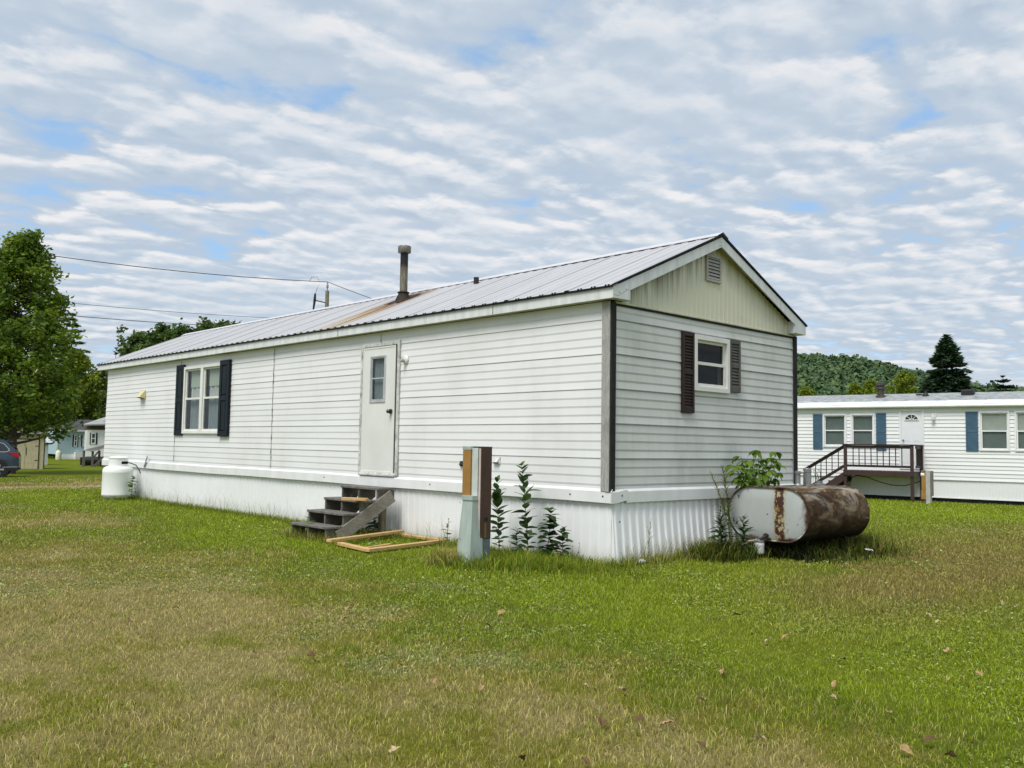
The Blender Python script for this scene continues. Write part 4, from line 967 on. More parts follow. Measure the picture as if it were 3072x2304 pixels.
for (x, y) in ((.28, -.37), (.28, .37), (1.22, -.37), (1.22, .37)):
    mb = MB(); mb.tube([(x, y, -.04), (x, y, .30)], .022, 10); mb.lathe([(.04, .24), (.05, .26), (.05, .32)], (x, y, 0), 12); mb.build('leg', M['rustshell'], ot)
mb = MB(); mb.lathe([(.05, .885), (.05, .905), (.034, .925), (.034, 1.05), (.042, 1.052), (.042, 1.085), (0, 1.09)], (.71, .0, 0), 16); mb.tube([(.71, 0, 1.065), (.74, -.07, 1.075)], .018, 8); mb.build('fill_pipe', M['galv'], ot)
mb = MB(); mb.lathe([(.052, .88), (.052, 1.07), (.057, 1.072), (.057, 1.085), (.052, 1.087), (.054, 1.115), (.05, 1.125), (0, 1.128)], (.94, .0, 0), 20); mb.build('vent_pipe', M['galv'], ot)
mb = MB(); mb.lathe([(.075, .885), (.075, .915), (.045, .925), (.045, .95), (0, .952)], (1.245, 0, 0), 8); mb.build('bung', M['galv'], ot)
mb = MB(); mb.tube([(.01, .0, zc_-.262), (-.05, .0, zc_-.262), (-.075, .03, zc_-.30), (-.078, .066, zc_-.315)], .016, 8); mb.lathe([(0, -.02), (.028, -.018), (.028, .015)], (-.04, -.002, zc_-.262), 10, 'x'); mb.build('outlet_valve', M['brass'], ot)
mb = MB(); mb.lathe([(0, .062), (.054, .064), (.060, .075), (.060, .195), (.056, .205), (.030, .210)], (-.078, .066, 0), 20); ff = mb.build('oil_filter', mat('white filter can', (.78, .79, .78), .4, var=.05), ot)
mb = MB(); mb.lathe([(.062, .203), (.062, .222), (.02, .232), (.015, .245)], (-.078, .066, 0), 20); mb.build('filter_head', M['galv'], ff)
mb = MB(); mb.lathe([(.0604, .09), (.0604, .17)], (-.078, .066, 0), 20); mb.build('filter_label', mat('pale grey filter label', (.62, .63, .63), .5, var=.25, scale=60), ff)
mb = MB(); mb.tube([(-.08, .10, .222), (-.10, .20, .205), (-.12, .30, .14), (-.14, .40, .05), (-.15, .47, .0)], .015, 8); mb.build('fuel_line', mat('cream fuel line', (.55, .50, .38), .5), ot)

# ---------------------------------------------------------------- leafy weeds
def leaf_poly(L_, W_, droop=.25, fold=.12, n_=5):
    pts = []
    for k in range(n_+1):
        t = k/n_; w_ = W_*math.sin(math.pi*min(1, t*.93+.05))**.8*(1-t*.15); x = L_*t; z = -droop*L_*t*t
        pts.append(((x, -w_, z+fold*w_), (x, 0, z), (x, w_, z+fold*w_)))
    return pts
def add_leaf(acc, base, az, elev, L_, W_, tint, droop=.3, roll=0.):
    pts = leaf_poly(L_, W_, droop); V, Fa, T = acc; o = len(V)
    m_ = Matrix.Rotation(az, 3, 'Z') @ Matrix.Rotation(-elev, 3, 'Y') @ Matrix.Rotation(roll, 3, 'X')
    for row in pts:
        for q in row: V.append(tuple(Vector(base)+m_ @ Vector(q))); T.append(tint)
    for k in range(len(pts)-1):
        a = o+k*3; Fa += [(a, a+1, a+4, a+3), (a+1, a+2, a+5, a+4)]
M['milk'] = leaf_mat('dark glossy weed leaf', [(.0, (.018, .044, .014)), (.5, (.050, .108, .025)), (1, (.16, .26, .055))], .3, .5)
M['sap'] = leaf_mat('bright maple leaf', [(.0, (.03, .07, .008)), (.5, (.125, .23, .022)), (1, (.29, .40, .05))], .4)
M['gold'] = leaf_mat('goldenrod leaf', [(.0, (.06, .10, .02)), (.5, (.16, .20, .05)), (1, (.36, .33, .10))], .3)
def weed(name, label, cat, loc, h, nodes, leafL, leafW, mt, per=2, spread=.10, taper=(.7, 1.), lean=(0, 0), elev=(.2, .9), seed=1, droop=.35, group=None, bare=.12, tint=(.2, .8), stem_r=.006):
    rs = random.Random(seed); t = thing(name, label, cat, (loc[0], loc[1], float(gz(loc[0], loc[1]))), 0, group)
    acc = ([], [], []); pth = []
    for k in range(9):
        s_ = k/8; pth.append((lean[0]*s_*s_+.012*math.sin(s_*5+seed), lean[1]*s_*s_+.012*math.cos(s_*4+seed), h*s_))
    mb_ = MB(); mb_.tube(pth, [stem_r*(1-.6*k/8) for k in range(9)], 6); mb_.build('stem', M['stem'], t)
    for k in range(nodes):
        s_ = bare+(1-bare)*k/(nodes-1); p = [float(np.interp(s_*8, range(9), [q[c] for q in pth])) for c in range(3)]
        a0 = k*math.pi/2*1.07+rs.uniform(-.4, .4)+seed
        for j in range(per):
            az = a0+j*2*math.pi/per+rs.uniform(-.35, .35); sz = (taper[0]+(taper[1]-taper[0])*s_ if s_ < .6 else taper[1]*(1-.55*(s_-.6)/.4))*rs.uniform(.75, 1.15)
            add_leaf(acc, p, az, rs.uniform(*elev)*(.4+.8*s_), leafL*sz, leafW*sz, rs.uniform(*tint)*(.6+.6*s_), droop*rs.uniform(.4, 1.6), rs.uniform(-.5, .5))
    np_mesh('foliage', acc[0], acc[1], mt, t, tint=acc[2], smooth=True)
    return t
weed('tall_weed', 'tall leafy milkweed stalk, higher of the two by the skirting', 'weed', (-.34, 1.0), 1.12, 22, .21, .062, M['milk'], 2, seed=3, lean=(-.03, .10), tint=(.2, .9), elev=(.35, 1.2), droop=.3)
weed('tall_weed', 'shorter milkweed stalk just right of the utility pedestal', 'weed', (-.36, 1.50), .90, 19, .20, .060, M['milk'], 2, seed=8, lean=(.0, .04), tint=(.1, .8), elev=(.35, 1.2), droop=.3)
weed('bushy_weed', 'low dark bushy weed at the foot of the tallest milkweed', 'weed', (-.33, .68), .62, 15, .17, .060, M['milk'], 4, seed=12, lean=(-.05, -.10), droop=.5)
weed('bushy_weed', 'low leafy weed between the two milkweed stalks', 'weed', (-.30, 1.24), .34, 10, .13, .045, M['milk'], 3, seed=14, lean=(-.04, -.06), droop=.5)
weed('bushy_weed', 'small round leaved weed right of the milkweed against the skirting', 'weed', (-.25, .50), .40, 11, .15, .060, M['milk'], 3, seed=22, lean=(-.05, -.05), droop=.5)
weed('nettle', 'dark leafy weed growing behind the wooden steps', 'weed', (-.28, 4.02+.28), .42, 10, .14, .05, M['milk'], 3, seed=31, droop=.6)
weed('nettle', 'dark leafy weed under the stringer of the wooden steps', 'weed', (-.55, 4.2), .30, 8, .13, .05, M['milk'], 3, seed=37, droop=.6)
weed('fern_sprout', 'light green sprout poking out below the second step', 'weed', (-1.20, 4.62), .27, 8, .13, .018, M['sap'], 3, seed=33, droop=.6, tint=(.5, .9))
weed('leafy_weed', 'leafy sprig against the skirting right of the lumber', 'weed', (-.14, 2.75), .34, 7, .10, .026, M['milk'], 2, seed=35)
weed('leafy_weed', 'leafy green sprig beside the propane tank', 'weed', (-.30, 13.66), .52, 9, .14, .06, M['sap'], 3, seed=41, tint=(.1, .6))
weed('goldenrod', 'yellowing goldenrod plant at the left end of the oil tank', 'weed', (2.02, -.30), 1.14, 34, .105, .010, M['gold'], 4, seed=43, lean=(-.12, .05), elev=(.5, 1.2), droop=.3, bare=.3, tint=(.3, 1.))
weed('goldenrod', 'leaning goldenrod with a yellow plume over the cap rail', 'weed', (1.98, -.34), 1.05, 26, .085, .009, M['gold'], 4, seed=47, lean=(-.34, .08), elev=(.5, 1.2), bare=.35, tint=(.5, 1.))
for k, (x, y, h, lb_) in enumerate(((1.62, -.42, .62, 'willow leaved weed left of the tank, tallest of its clump'), (1.50, -.50, .48, 'willow leaved weed left of the tank nearest the house corner'), (1.76, -.66, .52, 'willow leaved weed hiding the lower left rim of the tank'))):
    weed('willow_weed', lb_, 'weed', (x, y), h, 24, .17, .019, M['milk'], 3, seed=51+k, elev=(.3, 1.), droop=.5, tint=(.1, .6), group='weeds beside the oil tank')
weed('willow_weed', 'willow leaved weed standing right of the tank', 'weed', (3.98, -.86), .66, 24, .15, .016, M['milk'], 3, seed=61, elev=(.4, 1.1), lean=(.10, -.05), tint=(.2, .7), group='weeds beside the oil tank')
weed('willow_weed', 'bushy weed in front of the far leg of the tank', 'weed', (3.55, -1.05), .42, 18, .15, .019, M['milk'], 3, seed=63, elev=(.4, 1.1), lean=(-.06, -.08), tint=(.2, .7), group='weeds beside the oil tank')
weed('willow_weed', 'bushy weed behind the far right leg of the tank', 'weed', (3.75, -.60), .55, 22, .15, .018, M['milk'], 3, seed=67, elev=(.4, 1.1), lean=(.05, -.05), tint=(.2, .7), group='weeds beside the oil tank')
weed('willow_weed', 'low spreading weed under the right end of the tank', 'weed', (3.25, -1.05), .34, 16, .15, .020, M['milk'], 3, seed=69, elev=(.3, 1.0), lean=(.05, -.1), tint=(.2, .7), group='weeds beside the oil tank')
weed('seed_stalk', 'thin dry stalk standing against the end skirting nearest the corner', 'weed', (.52, -.14), .50, 9, .10, .005, M['gold'], 2, seed=71, elev=(.8, 1.3), lean=(.05, -.02), tint=(.0, .4), stem_r=.004)
weed('seed_stalk', 'short sprig with tiny leaves against the long skirting near the corner', 'weed', (-.20, .30), .24, 5, .035, .012, M['milk'], 2, seed=73, elev=(.2, .8), tint=(.0, .3), stem_r=.003)
# maple sapling behind the tank
sp = thing('maple_sapling', 'young maple sapling with bright green leaves behind the oil tank', 'sapling', (2.62, -.36, 0))
acc = ([], [], []); rs = random.Random(77); mb = MB()
for k in range(13):
    az = k*.9+.3; tip = (.50*math.cos(az)*rs.uniform(.5, 1.2), .18*math.sin(az), rs.uniform(1.0, 1.40)); p0 = (0, 0, .1)
    path = [tuple(p0[c]+(tip[c]-p0[c])*t if c == 2 else tip[c]*t**1.6 for c in range(3)) for t in np.linspace(0, 1, 7)]
    mb.tube(path, [.008*(1-.1*t) for t in range(7)], 6)
    for t in (.55, .68, .8, .9, 1.0):
        b_ = [float(np.interp(t, np.linspace(0, 1, 7), [q[c] for q in path])) for c in range(3)]
        for j in range(2):
            a = rs.uniform(0, 6.28); pl_ = rs.uniform(.05, .11); e = (b_[0]+pl_*math.cos(a), b_[1]+pl_*math.sin(a)*.7, b_[2]+.02)
            mb.tube([tuple(b_), e], .0025, 4, False); tn = rs.uniform(.25, .8)*(.5+.5*t)
            for da, sc_ in ((-.9, .7), (0, 1), (.9, .7)): add_leaf(acc, e, a+da, rs.uniform(-.5, .1), .122*sc_, .038*sc_, tn, .5, rs.uniform(-.2, .2))
mb.build('stem', M['stem'], sp); np_mesh('foliage', acc[0], acc[1], M['sap'], sp, tint=acc[2], smooth=True)
# ================================================================== neighbour's home on the right
NB = thing('mobile_home', 'white vinyl sided mobile home with blue shutters and a brown deck on the right', 'mobile home', (22.905, 7.400, -.163), R(-81.488))
XN = lambda a, b, z: (a, -b, z)
def nworld(u_, y_, z_):
    a = R(-81.488); return np.array([22.905+u_*math.cos(a)-y_*math.sin(a), 7.4+u_*math.sin(a)+y_*math.cos(a), -.163+z_])
U0, U1 = -8.5, 9.5
NW = [(-1.60, -.75, 1.66, 2.855), (-.61, .225, 1.66, 2.855), (3.53, 4.42, 1.60, 2.90), (4.56, 5.46, 1.60, 2.90)]; ND = (1.035, 1.842, .93, 2.985)
lap_wall('front_wall', XN, U0, U1, .60, 3.10, .60, .254, 2, .019, 0, NW+[(1.06, 1.82, .94, 2.96)], M['siding_new'], NB)
mb = MB(XN); mb.box((U0+.02, -4.2, .02), (U1-.02, -.6, 3.08)); mb.box((U0+.01, -.6, .02), (U0+.03, -.01, 3.08)); mb.box((U1-.03, -.6, .02), (U1-.01, -.01, 3.08)); mb.build('rear_wall', M['siding_new'], NB)
ribbed_panel('skirting', XN, U0, U1, .02, .615, .095, .008, M['skirt_clean'], NB, base=-.02, rib=.02)
mb = MB(XN); mb.box((U0, -.01, .603), (U1, .022, .632), .002); mb.box((U0, -.01, .0), (U1, .010, .03), .002); mb.build('skirting_rail', M['trim'], NB)
mb = MB(XN); mb.box((U0+.1, -.25, -.5), (U1-.1, -.08, .03)); mb.build('footing_shade', M['dark'], NB)  # near-black block stands in for the shade below the skirting
for a, b, c_, d_ in NW[:2]: sash_window(NB, XN, a, b, c_, d_, .055, M['trim'], [(2.26, 2.80, M['screen_grey'], 'window_screen', dict(waves=.5, amp=.003, nn=-.05))], [(1.72, 2.26, M['screen_grey'], 'window_screen', dict(waves=.5, amp=.003, nn=-.03))], split=.5)
for a, b, c_, d_ in NW[2:]: sash_window(NB, XN, a, b, c_, d_, .05, M['trim'], [(2.26, 2.86, M['blind'], 'window_blind', dict(waves=.5, amp=.003, nn=-.05))], [(1.65, 2.26, M['screen_grey'], 'window_screen', dict(waves=.5, amp=.003, nn=-.03))], split=.5)
for a, b, c_, d_ in ((-1.96, -1.62, 1.575, 2.86), (.265, .605, 1.565, 2.87), (3.13, 3.50, 1.583, 2.895)):
    mb = MB(XN); mb.box((a, .012, c_), (b, .026, d_), .003); frame_ring(mb, a, b, c_, d_, .045, .02, .038, .003); zm = (c_+d_)/2; mb.box((a+.045, .02, zm-.03), (b-.045, .036, zm+.03), .003)
    k = 26
    for t in range(k): z = c_+.06+(d_-c_-.12)*t/k; mb.box((a+.045, .02, z), (b-.045, .030, z+.022))
    mb.build('shutter', M['shutter_blue'], NB)
mb = MB(XN); frame_ring(mb, *ND, .07, -.02, .035, .004); mb.box((1.00, .005, 2.985), (1.89, .03, 3.03), .004); mb.build('door_frame', M['trim'], NB)
mb = MB(XN); mb.box((1.105, -.03, .95), (1.772, .005, 2.915))
for (a, b, c_, d_) in ((1.15, 1.42, 1.15, 1.75), (1.46, 1.73, 1.15, 1.75), (1.15, 1.42, 1.88, 2.40), (1.46, 1.73, 1.88, 2.40)): frame_ring(mb, a, b, c_, d_, .012, .0, .010, 0); mb.box((a+.03, .0, c_+.03), (b-.03, .008, d_-.03), .004)
nd = mb.build('door', mat('white steel door', (.78, .80, .83), .4, var=.04), NB)
mb = MB(XN); ctr = (1.44, 2.62); Ro = .22; n_ = 20
arc = [(ctr[0]+Ro*math.cos(math.pi*k/n_), .014, ctr[1]+Ro*.9*math.sin(math.pi*k/n_)) for k in range(n_+1)]
mb.add(arc, [list(range(n_+1))]); fl = mb.build('fan_light', mat('dark fan light glass', (.05, .06, .06), .1, var=.5), nd, recalc=False)
mb = MB(XN); mb.tube([(p[0], .018, p[2]) for p in arc], .016, 6); mb.tube([(ctr[0]-Ro, .018, ctr[1]), (ctr[0]+Ro, .018, ctr[1])], .018, 6)
for ang in (45, 90, 135): mb.tube([(ctr[0]+.06*math.cos(R(ang)), .018, ctr[1]+.06*math.sin(R(ang))), (ctr[0]+Ro*math.cos(R(ang)), .018, ctr[1]+Ro*.9*math.sin(R(ang)))], .010, 6)
mb.tube([(ctr[0]+.06*math.cos(math.pi*k/8), .018, ctr[1]+.06*math.sin(math.pi*k/8)) for k in range(9)], .010, 6)
mb.build('fan_light_bars', M['trim'], nd)
mb = MB(XN); mb.lathe([(0, .06), (.026, .055), (.030, .04), (.012, .02), (.03, 0)], (1.165, .006, 1.93), 10, 'y'); mb.build('door_knob', M['galv'], nd)
mb = MB(XN); mb.box((2.08, .012, 2.70), (2.22, .030, 2.86), .006); wl = mb.build('wall_light', M['trim'], NB)
mb = MB(XN); mb.tube([(2.15, .03, 2.80), (2.15, .10, 2.82), (2.15, .12, 2.78)], .012, 6); mb.lathe([(.02, .10), (.055, .04), (.06, -.07), (.045, -.09), (.0, -.10)], (2.15, .12, 2.70), 12); mb.build('lantern_glass', mat('frosted lantern', (.62, .64, .62), .3, var=.15), wl)
mb = MB(); SLN = .235; ez = 3.135
rz_ = lambda y: ez+SLN*(y+.16)
mb.add([(U0-.15, .50, rz_(.50)), (U1+.15, .50, rz_(.50)), (U1+.15, 2.1, rz_(2.1)), (U0-.15, 2.1, rz_(2.1)), (U1+.15, 4.36, rz_(2.1)-SLN*2.26), (U0-.15, 4.36, rz_(2.1)-SLN*2.26)], [(0, 1, 2, 3), (3, 2, 4, 5)])
nr = mb.build('roof', M['shingle'], NB, recalc=False)
mb = MB(); k = U0-.15   # metal eave flashing in overlapping lengths, one lifted edge dark beneath
while k < U1:
    mb.add([(k, -.16, rz_(-.16)+.016), (k+1.26, -.16, rz_(-.16)+.008), (k+1.26, .53, rz_(.53)+.010), (k, .53, rz_(.53)+.024), (k, -.16, rz_(-.16)-.004), (k, .53, rz_(.53)+.004)], [(0, 1, 2, 3), (0, 3, 5, 4)]); k += 1.235
mb.build('eave_flashing', mat('white eave metal', (.76, .78, .80), .35, var=.1, scale=2), nr, recalc=False)
mb = MB(); mb.box((U0-.12, -.158, 3.112), (U1+.12, -.150, 3.140)); mb.build('flashing_gap', M['dark'], nr)
mb = MB(); mb.grid([[(u_, -.14-.055*math.sin(t), 3.095-.06*math.cos(t)*.9) for t in np.linspace(-.3, math.pi-.5, 8)] for u_ in np.linspace(U0-.12, U1+.12, 14)]); mb.box((U0, -.145, 3.06), (U1, -.02, 3.10)); mb.build('gutter', M['trim'], NB, recalc=False)
mb = MB(); mb.lathe([(.10, 3.35), (.17, 3.40), (.17, 3.58), (.12, 3.60), (.12, 3.80), (.20, 3.82), (.20, 3.88), (.13, 3.90), (.13, 3.93), (.17, 3.95), (.17, 4.04), (.10, 4.06), (0, 4.07)], (.02, 1.5, 0), 14); mb.build('roof_vent', mat('rusty roof vent', (.10, .085, .07), .7, var=.6, scale=7), nr)
mb = MB(); mb.box((2.70, 1.5, 3.45), (3.10, 1.9, 3.74), .05); mb.build('roof_vent', M['black'], nr)
mb = MB(); mb.lathe([(.05, 3.4), (.12, 3.55), (.05, 3.66), (.05, 3.70), (0, 3.71)], (1.55, 1.55, 0), 10); mb.lathe([(.14, 3.55), (.14, 3.62), (0, 3.63)], (1.30, 1.8, 0), 10); mb.build('roof_vent', M['black'], nr)

# deck
dk = thing('porch_deck', 'brown painted wooden landing with stairs and railings at the right hand home', 'deck', tuple(nworld(.55, -.5, 0)), R(-81.488))
DX, DY = -.55, .5
def dbox(lo, hi, bev=.004): return ((lo[0]+DX, lo[1]+DY, lo[2]), (hi[0]+DX, hi[1]+DY, hi[2]), bev)
mb = MB()
for k in range(9): y = -.99+k*.107; mb.box(*dbox((-.60, y, .836), (1.74, y+.101, .866)))
mb.build('deck_floor', M['deck'], dk)
mb = MB(); mb.box(*dbox((-.585, -.985, .70), (1.725, -.945, .834))); mb.box(*dbox((-.585, -.94, .70), (-.545, -.06, .834))); mb.box(*dbox((1.685, -.94, .70), (1.725, -.06, .834))); mb.build('rim_joist', M['deck'], dk)
for (x, y, z1) in ((-.53, -.90, 1.735), (1.65, -.90, 1.735), (1.76, -.12, 1.735)):
    mb = MB(); mb.box(*dbox((x-.05, y-.045, -.45), (x+.05, y+.045, z1))); mb.build('deck_post', M['deck'], dk)
mb = MB(); mb.box(*dbox((-.62, -.975, 1.735), (1.82, -.85, 1.775))); mb.box(*dbox((-.48, -.935, 1.63), (1.60, -.90, 1.73))); mb.box(*dbox((1.70, -.84, 1.735), (1.83, -.05, 1.774))); mb.box(*dbox((1.74, -.84, 1.63), (1.775, -.17, 1.73))); mb.build('handrail', M['deck_dark'], dk)
mb = MB(); mb.box(*dbox((-.48, -.935, .985), (1.60, -.90, 1.06))); mb.box(*dbox((1.74, -.84, .985), (1.775, -.17, 1.06))); mb.build('bottom_rail', M['deck_dark'], dk)
for k in range(9): mb = MB(); x = -.262+.2*k; mb.box(*dbox((x-.015, -.925, 1.06), (x+.015, -.905, 1.63), .002)); mb.build('baluster', M['deck_dark'], dk)
for k in range(5): mb = MB(); y = -.74+.125*k; mb.box(*dbox((1.745, y-.015, 1.06), (1.77, y+.015, 1.63), .002)); mb.build('baluster', M['deck_dark'], dk)
mb = MB(); mb.beam((-.55+DX, -.91+DY, 1.735), (-1.98+DX, -.91+DY, .855), .10, .04); mb.beam((-.55+DX, -.91+DY, 1.68), (-1.90+DX, -.91+DY, .85), .035, .09); mb.build('stair_rail', M['deck_dark'], dk)
mb = MB(); mb.beam((-.58+DX, -.91+DY, 1.0), (-1.78+DX, -.91+DY, .23), .04, .10); mb.build('stair_bottom_rail', M['deck_dark'], dk)
for x in (-1.57, -1.38, -1.19, -.99, -.77):
    zt = 1.70+(x+.55)*.615; zb = 1.0+(x+.58)*.64; mb = MB(); mb.box(*dbox((x-.014, -.92, zb), (x+.014, -.90, zt), .002)); mb.build('baluster', M['deck_dark'], dk)
mb = MB(); mb.box(*dbox((-1.93, -.95, -.4), (-1.85, -.87, .90))); mb.build('deck_post', M['deck_dark'], dk)
for (a, b, z) in ((-.86, -.59, .655), (-1.12, -.82, .478), (-1.39, -1.08, .30), (-1.66, -1.35, .12)): mb = MB(); mb.box(*dbox((a-.03, -.88, z-.035), (b, -.06, z))); mb.box(*dbox((a-.01, -.87, z-.18), (a+.01, -.07, z-.036))); mb.build('stair_tread', M['deck'], dk)
mb = MB()
for y in (-.90, -.08): mb.prism([(-.59+DX, y+DY, .80), (-.59+DX, y+DY, .50), (-1.62+DX, y+DY, -.28), (-1.75+DX, y+DY, -.28), (-1.75+DX, y+DY, -.02)], (0, .035, 0))
mb.build('stair_stringer', M['deck'], dk)
loops = MB()
for (x0, z0, lean_) in ((-1.42, .47, -.02), (-1.45, .45, -.16)):
    loops.tube([(x0+.045*math.sin(t)*1.0+lean_*(1-math.cos(t))*.5, -.96, z0+.19*(1-math.cos(t))) for t in np.linspace(0, 2*math.pi, 17)], .009, 5)
loops.tube([(-1.42, -.96, .20), (-1.42, -.96, .47)], .009, 5)
o = loops.build('wire_ornament', M['black']); o.location = (22.905, 7.400, -.163); o.rotation_euler = (0, 0, R(-81.488))
tag(o, 'black wire loop ornament fixed to the stair railing of the brown deck', 'ornament')
cb = MB(); cb.tube([(-.60, -.45, .25), (-.45, -.45, .58), (-.30, -.45, .68), (.1, -.45, .62), (.5, -.45, .47), (.9, -.45, .38), (1.3, -.45, .38), (1.75, -.55, .52), (2.0, -.8, .66)], .016, 6)
o = cb.build('drooping_cable', M['cable']); o.location = (22.905, 7.400, -.163); o.rotation_euler = (0, 0, R(-81.488)); tag(o, 'black cable drooping under the brown deck', 'cable')
# meter pedestal by the deck
p2 = thing('utility_pedestal', 'tan and grey utility pedestal beside the brown deck of the right hand home', 'utility pedestal', tuple(nworld(2.20, -1.35, -.14)), R(-81.488-6))
mb = MB(); mb.box((-.01, -.06, -.2), (.125, .10, 1.065), .004); mb.build('meter_post', mat('pale grey post', (.44, .45, .42), .6), p2)
mb = MB(); mb.box((.127, .0, .25), (.175, .12, 1.06), .003); mb.build('post_side', mat('grey brown post side', (.20, .17, .15), .6), p2)
mb = MB(); mb.box((-.155, -.03, .13), (-.012, .09, 1.03), .008); mb.box((-.18, -.02, .13), (-.156, .08, .42), .006); mb.build('meter_panel', M['ped_tan'], p2)
mb = MB(); mb.box((-.16, -.04, 1.031), (-.012, .10, 1.07), .003); mb.tube([(-.09, .03, -.2), (-.07, .03, .13)], .022, 8); mb.build('conduit', M['galv'], p2)
mb = MB(); mb.lathe([(.075, 0), (.085, .03), (.075, .11), (.03, .14), (0, .14)], (-.17, .03, .93), 14, 'x'); mb.build('meter', mat('white meter dome', (.80, .80, .78), .3), p2)

# ================================================================== far left: car, sheds and more homes
class Far:
    """a local frame standing on the ground at a bearing and distance, x to the right as seen, y away"""
    def __init__(s, name, label, cat, px, py, D, turn=0, group=None):
        q = ground(px, py, D); az = math.atan2(q[1]-CAM[1], q[0]-CAM[0]); th_ = math.atan((px-1536)/F_PX)
        s.px, s.D = px, D; s.mx = F_PX/D/math.cos(th_)**2; s.mz = F_PX/D/math.cos(th_)
        s.py = py; s.root = thing(name, label, cat, tuple(q), az-math.pi/2+R(turn), group)
        # picture row of the ground at this spot
        d = np.array(q)-CAM; s.py = 1152-F_PX*(d@_u)/(d@_f)
    def X(s, px): return (px-s.px)/s.mx
    def Z(s, py): return (s.py-py)/s.mz
# car
cx_ = Far('parked_car', 'slate blue station wagon parked at the left edge, seen from its rear corner', 'car', -4, 1436, 46, turn=-4)
wrad = .355; car = cx_.root; bump_x = .80
def car_half(z): return .90 if z < .95 else .90-(z-.95)*.30
tail = [(.0, .42), (.0, .86), (-.10, 1.0), (-.14, 1.22), (-.22, 1.30), (-.50, 1.56), (-.60, 1.62)]
top = [(-1.1, 1.665), (-2.0, 1.67), (-2.7, 1.60), (-3.1, 1.42), (-3.6, 1.08), (-4.3, .98), (-4.65, .80), (-4.72, .5)]
def ztop(x):
    pts = [(p[0], p[1]) for p in tail[1:]+top]; pts = sorted(pts); return float(np.interp(x, [p[0] for p in pts], [p[1] for p in pts]))
mb = MB(); xs = [-.0, -.05, -.10, -.14, -.18, -.22, -.3, -.4, -.5, -.6, -.8, -1.1, -1.5, -2., -2.4, -2.7, -2.9, -3.1, -3.35, -3.6, -3.95, -4.3, -4.5, -4.65, -4.72]
rows = []
for x in xs:
    zt = ztop(x); zb = .40 if x > -.02 else (.30 if x > -4.6 else .35); col_ = []
    for t in np.linspace(0, 1, 9): z = zb+(zt-zb)*t; col_.append((bump_x+x, -car_half(z)*(1-.10*max(0, (x+.25)/.25)**2)+.0, z))
    for t in np.linspace(0, 1, 7)[1:-1]: a = car_half(zt); col_.append((bump_x+x, -a+2*a*t, zt+.035*math.sin(math.pi*t)))
    for t in np.linspace(1, 0, 9): z = zb+(zt-zb)*t; col_.append((bump_x+x, car_half(z)*(1-.10*max(0, (x+.25)/.25)**2), z))
    rows.append(col_)
mb.grid(rows); nc = len(rows[0]); mb.f.append([i for i in range(nc)]); mb.sm.append(False); mb.f.append([(len(rows)-1)*nc+i for i in range(nc)][::-1]); mb.sm.append(False)
# x runs to the right (rear), y away from the viewer
mb.build('car_body', M['car_paint'], car, sharp=40)
for sgn in (-1, 1):
    side = lambda x, z, o=.006: (bump_x+x, sgn*(car_half(z)+o), z)
    g = [(-.42, 1.16), (-.40, 1.20), (-.62, 1.46), (-.80, 1.52), (-1.35, 1.52), (-1.40, 1.12)]
    mb = MB(); mb.add([side(*q) for q in g], [list(range(6))]); mb.add([side(*q) for q in [(-1.48, 1.10), (-1.44, 1.52), (-2.25, 1.50), (-2.3, 1.06)]], [(0, 1, 2, 3)]); mb.add([side(*q) for q in [(-2.38, 1.05), (-2.34, 1.49), (-2.65, 1.45), (-3.2, 1.05)]], [(0, 1, 2, 3)])
    wnd = mb.build('car_window', mat('tinted car glass', (.02, .025, .03), .08, var=.2, spec=.7), car, recalc=False)
    mb = MB(); mb.tube([side(*q, .010) for q in [(-1.4, 1.10), (-.50, 1.12), (-.38, 1.18), (-.42, 1.26), (-.62, 1.48), (-.84, 1.54), (-1.4, 1.54)]], .018, 6); mb.build('window_trim', M['chrome'], wnd)
    mb = MB(); tl = [(-.46, 1.10), (-.10, 1.10), (-.06, 1.0), (-.03, .90), (-.14, .90), (-.30, 1.0)]
    mb.prism([(bump_x+a+.02, sgn*(.865), b) for a, b in tl], (0, sgn*.05, 0)); mb.build('tail_lamp', M['tail_red'], car)
    mb = MB(); mb.box((bump_x-.72, sgn*.86, .30), (bump_x-.0, sgn*.91, .46), .02); mb.build('lower_bumper', M['black'], car)
    mb = MB(); mb.tube([(bump_x-.62, sgn*.915, .455), (bump_x-.04, sgn*.90, .47)], .010, 6); mb.build('bumper_strip', M['chrome'], car)
    for wx in (.02, -2.72):
        mb = MB(); mb.lathe([(.22, -.09), (wrad-.02, -.10), (wrad, -.07), (wrad, .07), (wrad-.02, .10), (.22, .09)], (wx, sgn*.82, wrad), 28, 'y'); ty = mb.build('tyre', M['rubber'], car)
        mb = MB(); mb.lathe([(.235, .06), (.225, .10), (.215, .06)], (wx, sgn*.82-(.0 if sgn > 0 else .16), wrad), 28, 'y')
        for k in range(5):
            a = k*2*math.pi/5; mb.beam((wx+.05*math.cos(a), sgn*.905, wrad+.05*math.sin(a)), (wx+.225*math.cos(a), sgn*.90, wrad+.225*math.sin(a)), .07, .03, .004, up=(0, 1, 0))
        mb.build('wheel_rim', M['alloy'], ty)
        mb = MB(); mb.lathe([(0, 0), (.42, 0)], (wx, sgn*.906, wrad+.02), 28, 'y'); mb.build('wheel_arch', M['black'], car)
mb = MB(); mb.prism([(bump_x-.62, -.66, 1.63), (bump_x-.34, -.66, 1.60), (bump_x-.36, -.66, 1.575), (bump_x-.62, -.66, 1.59)], (0, 1.32, 0)); mb.build('spoiler', M['car_paint'], car)
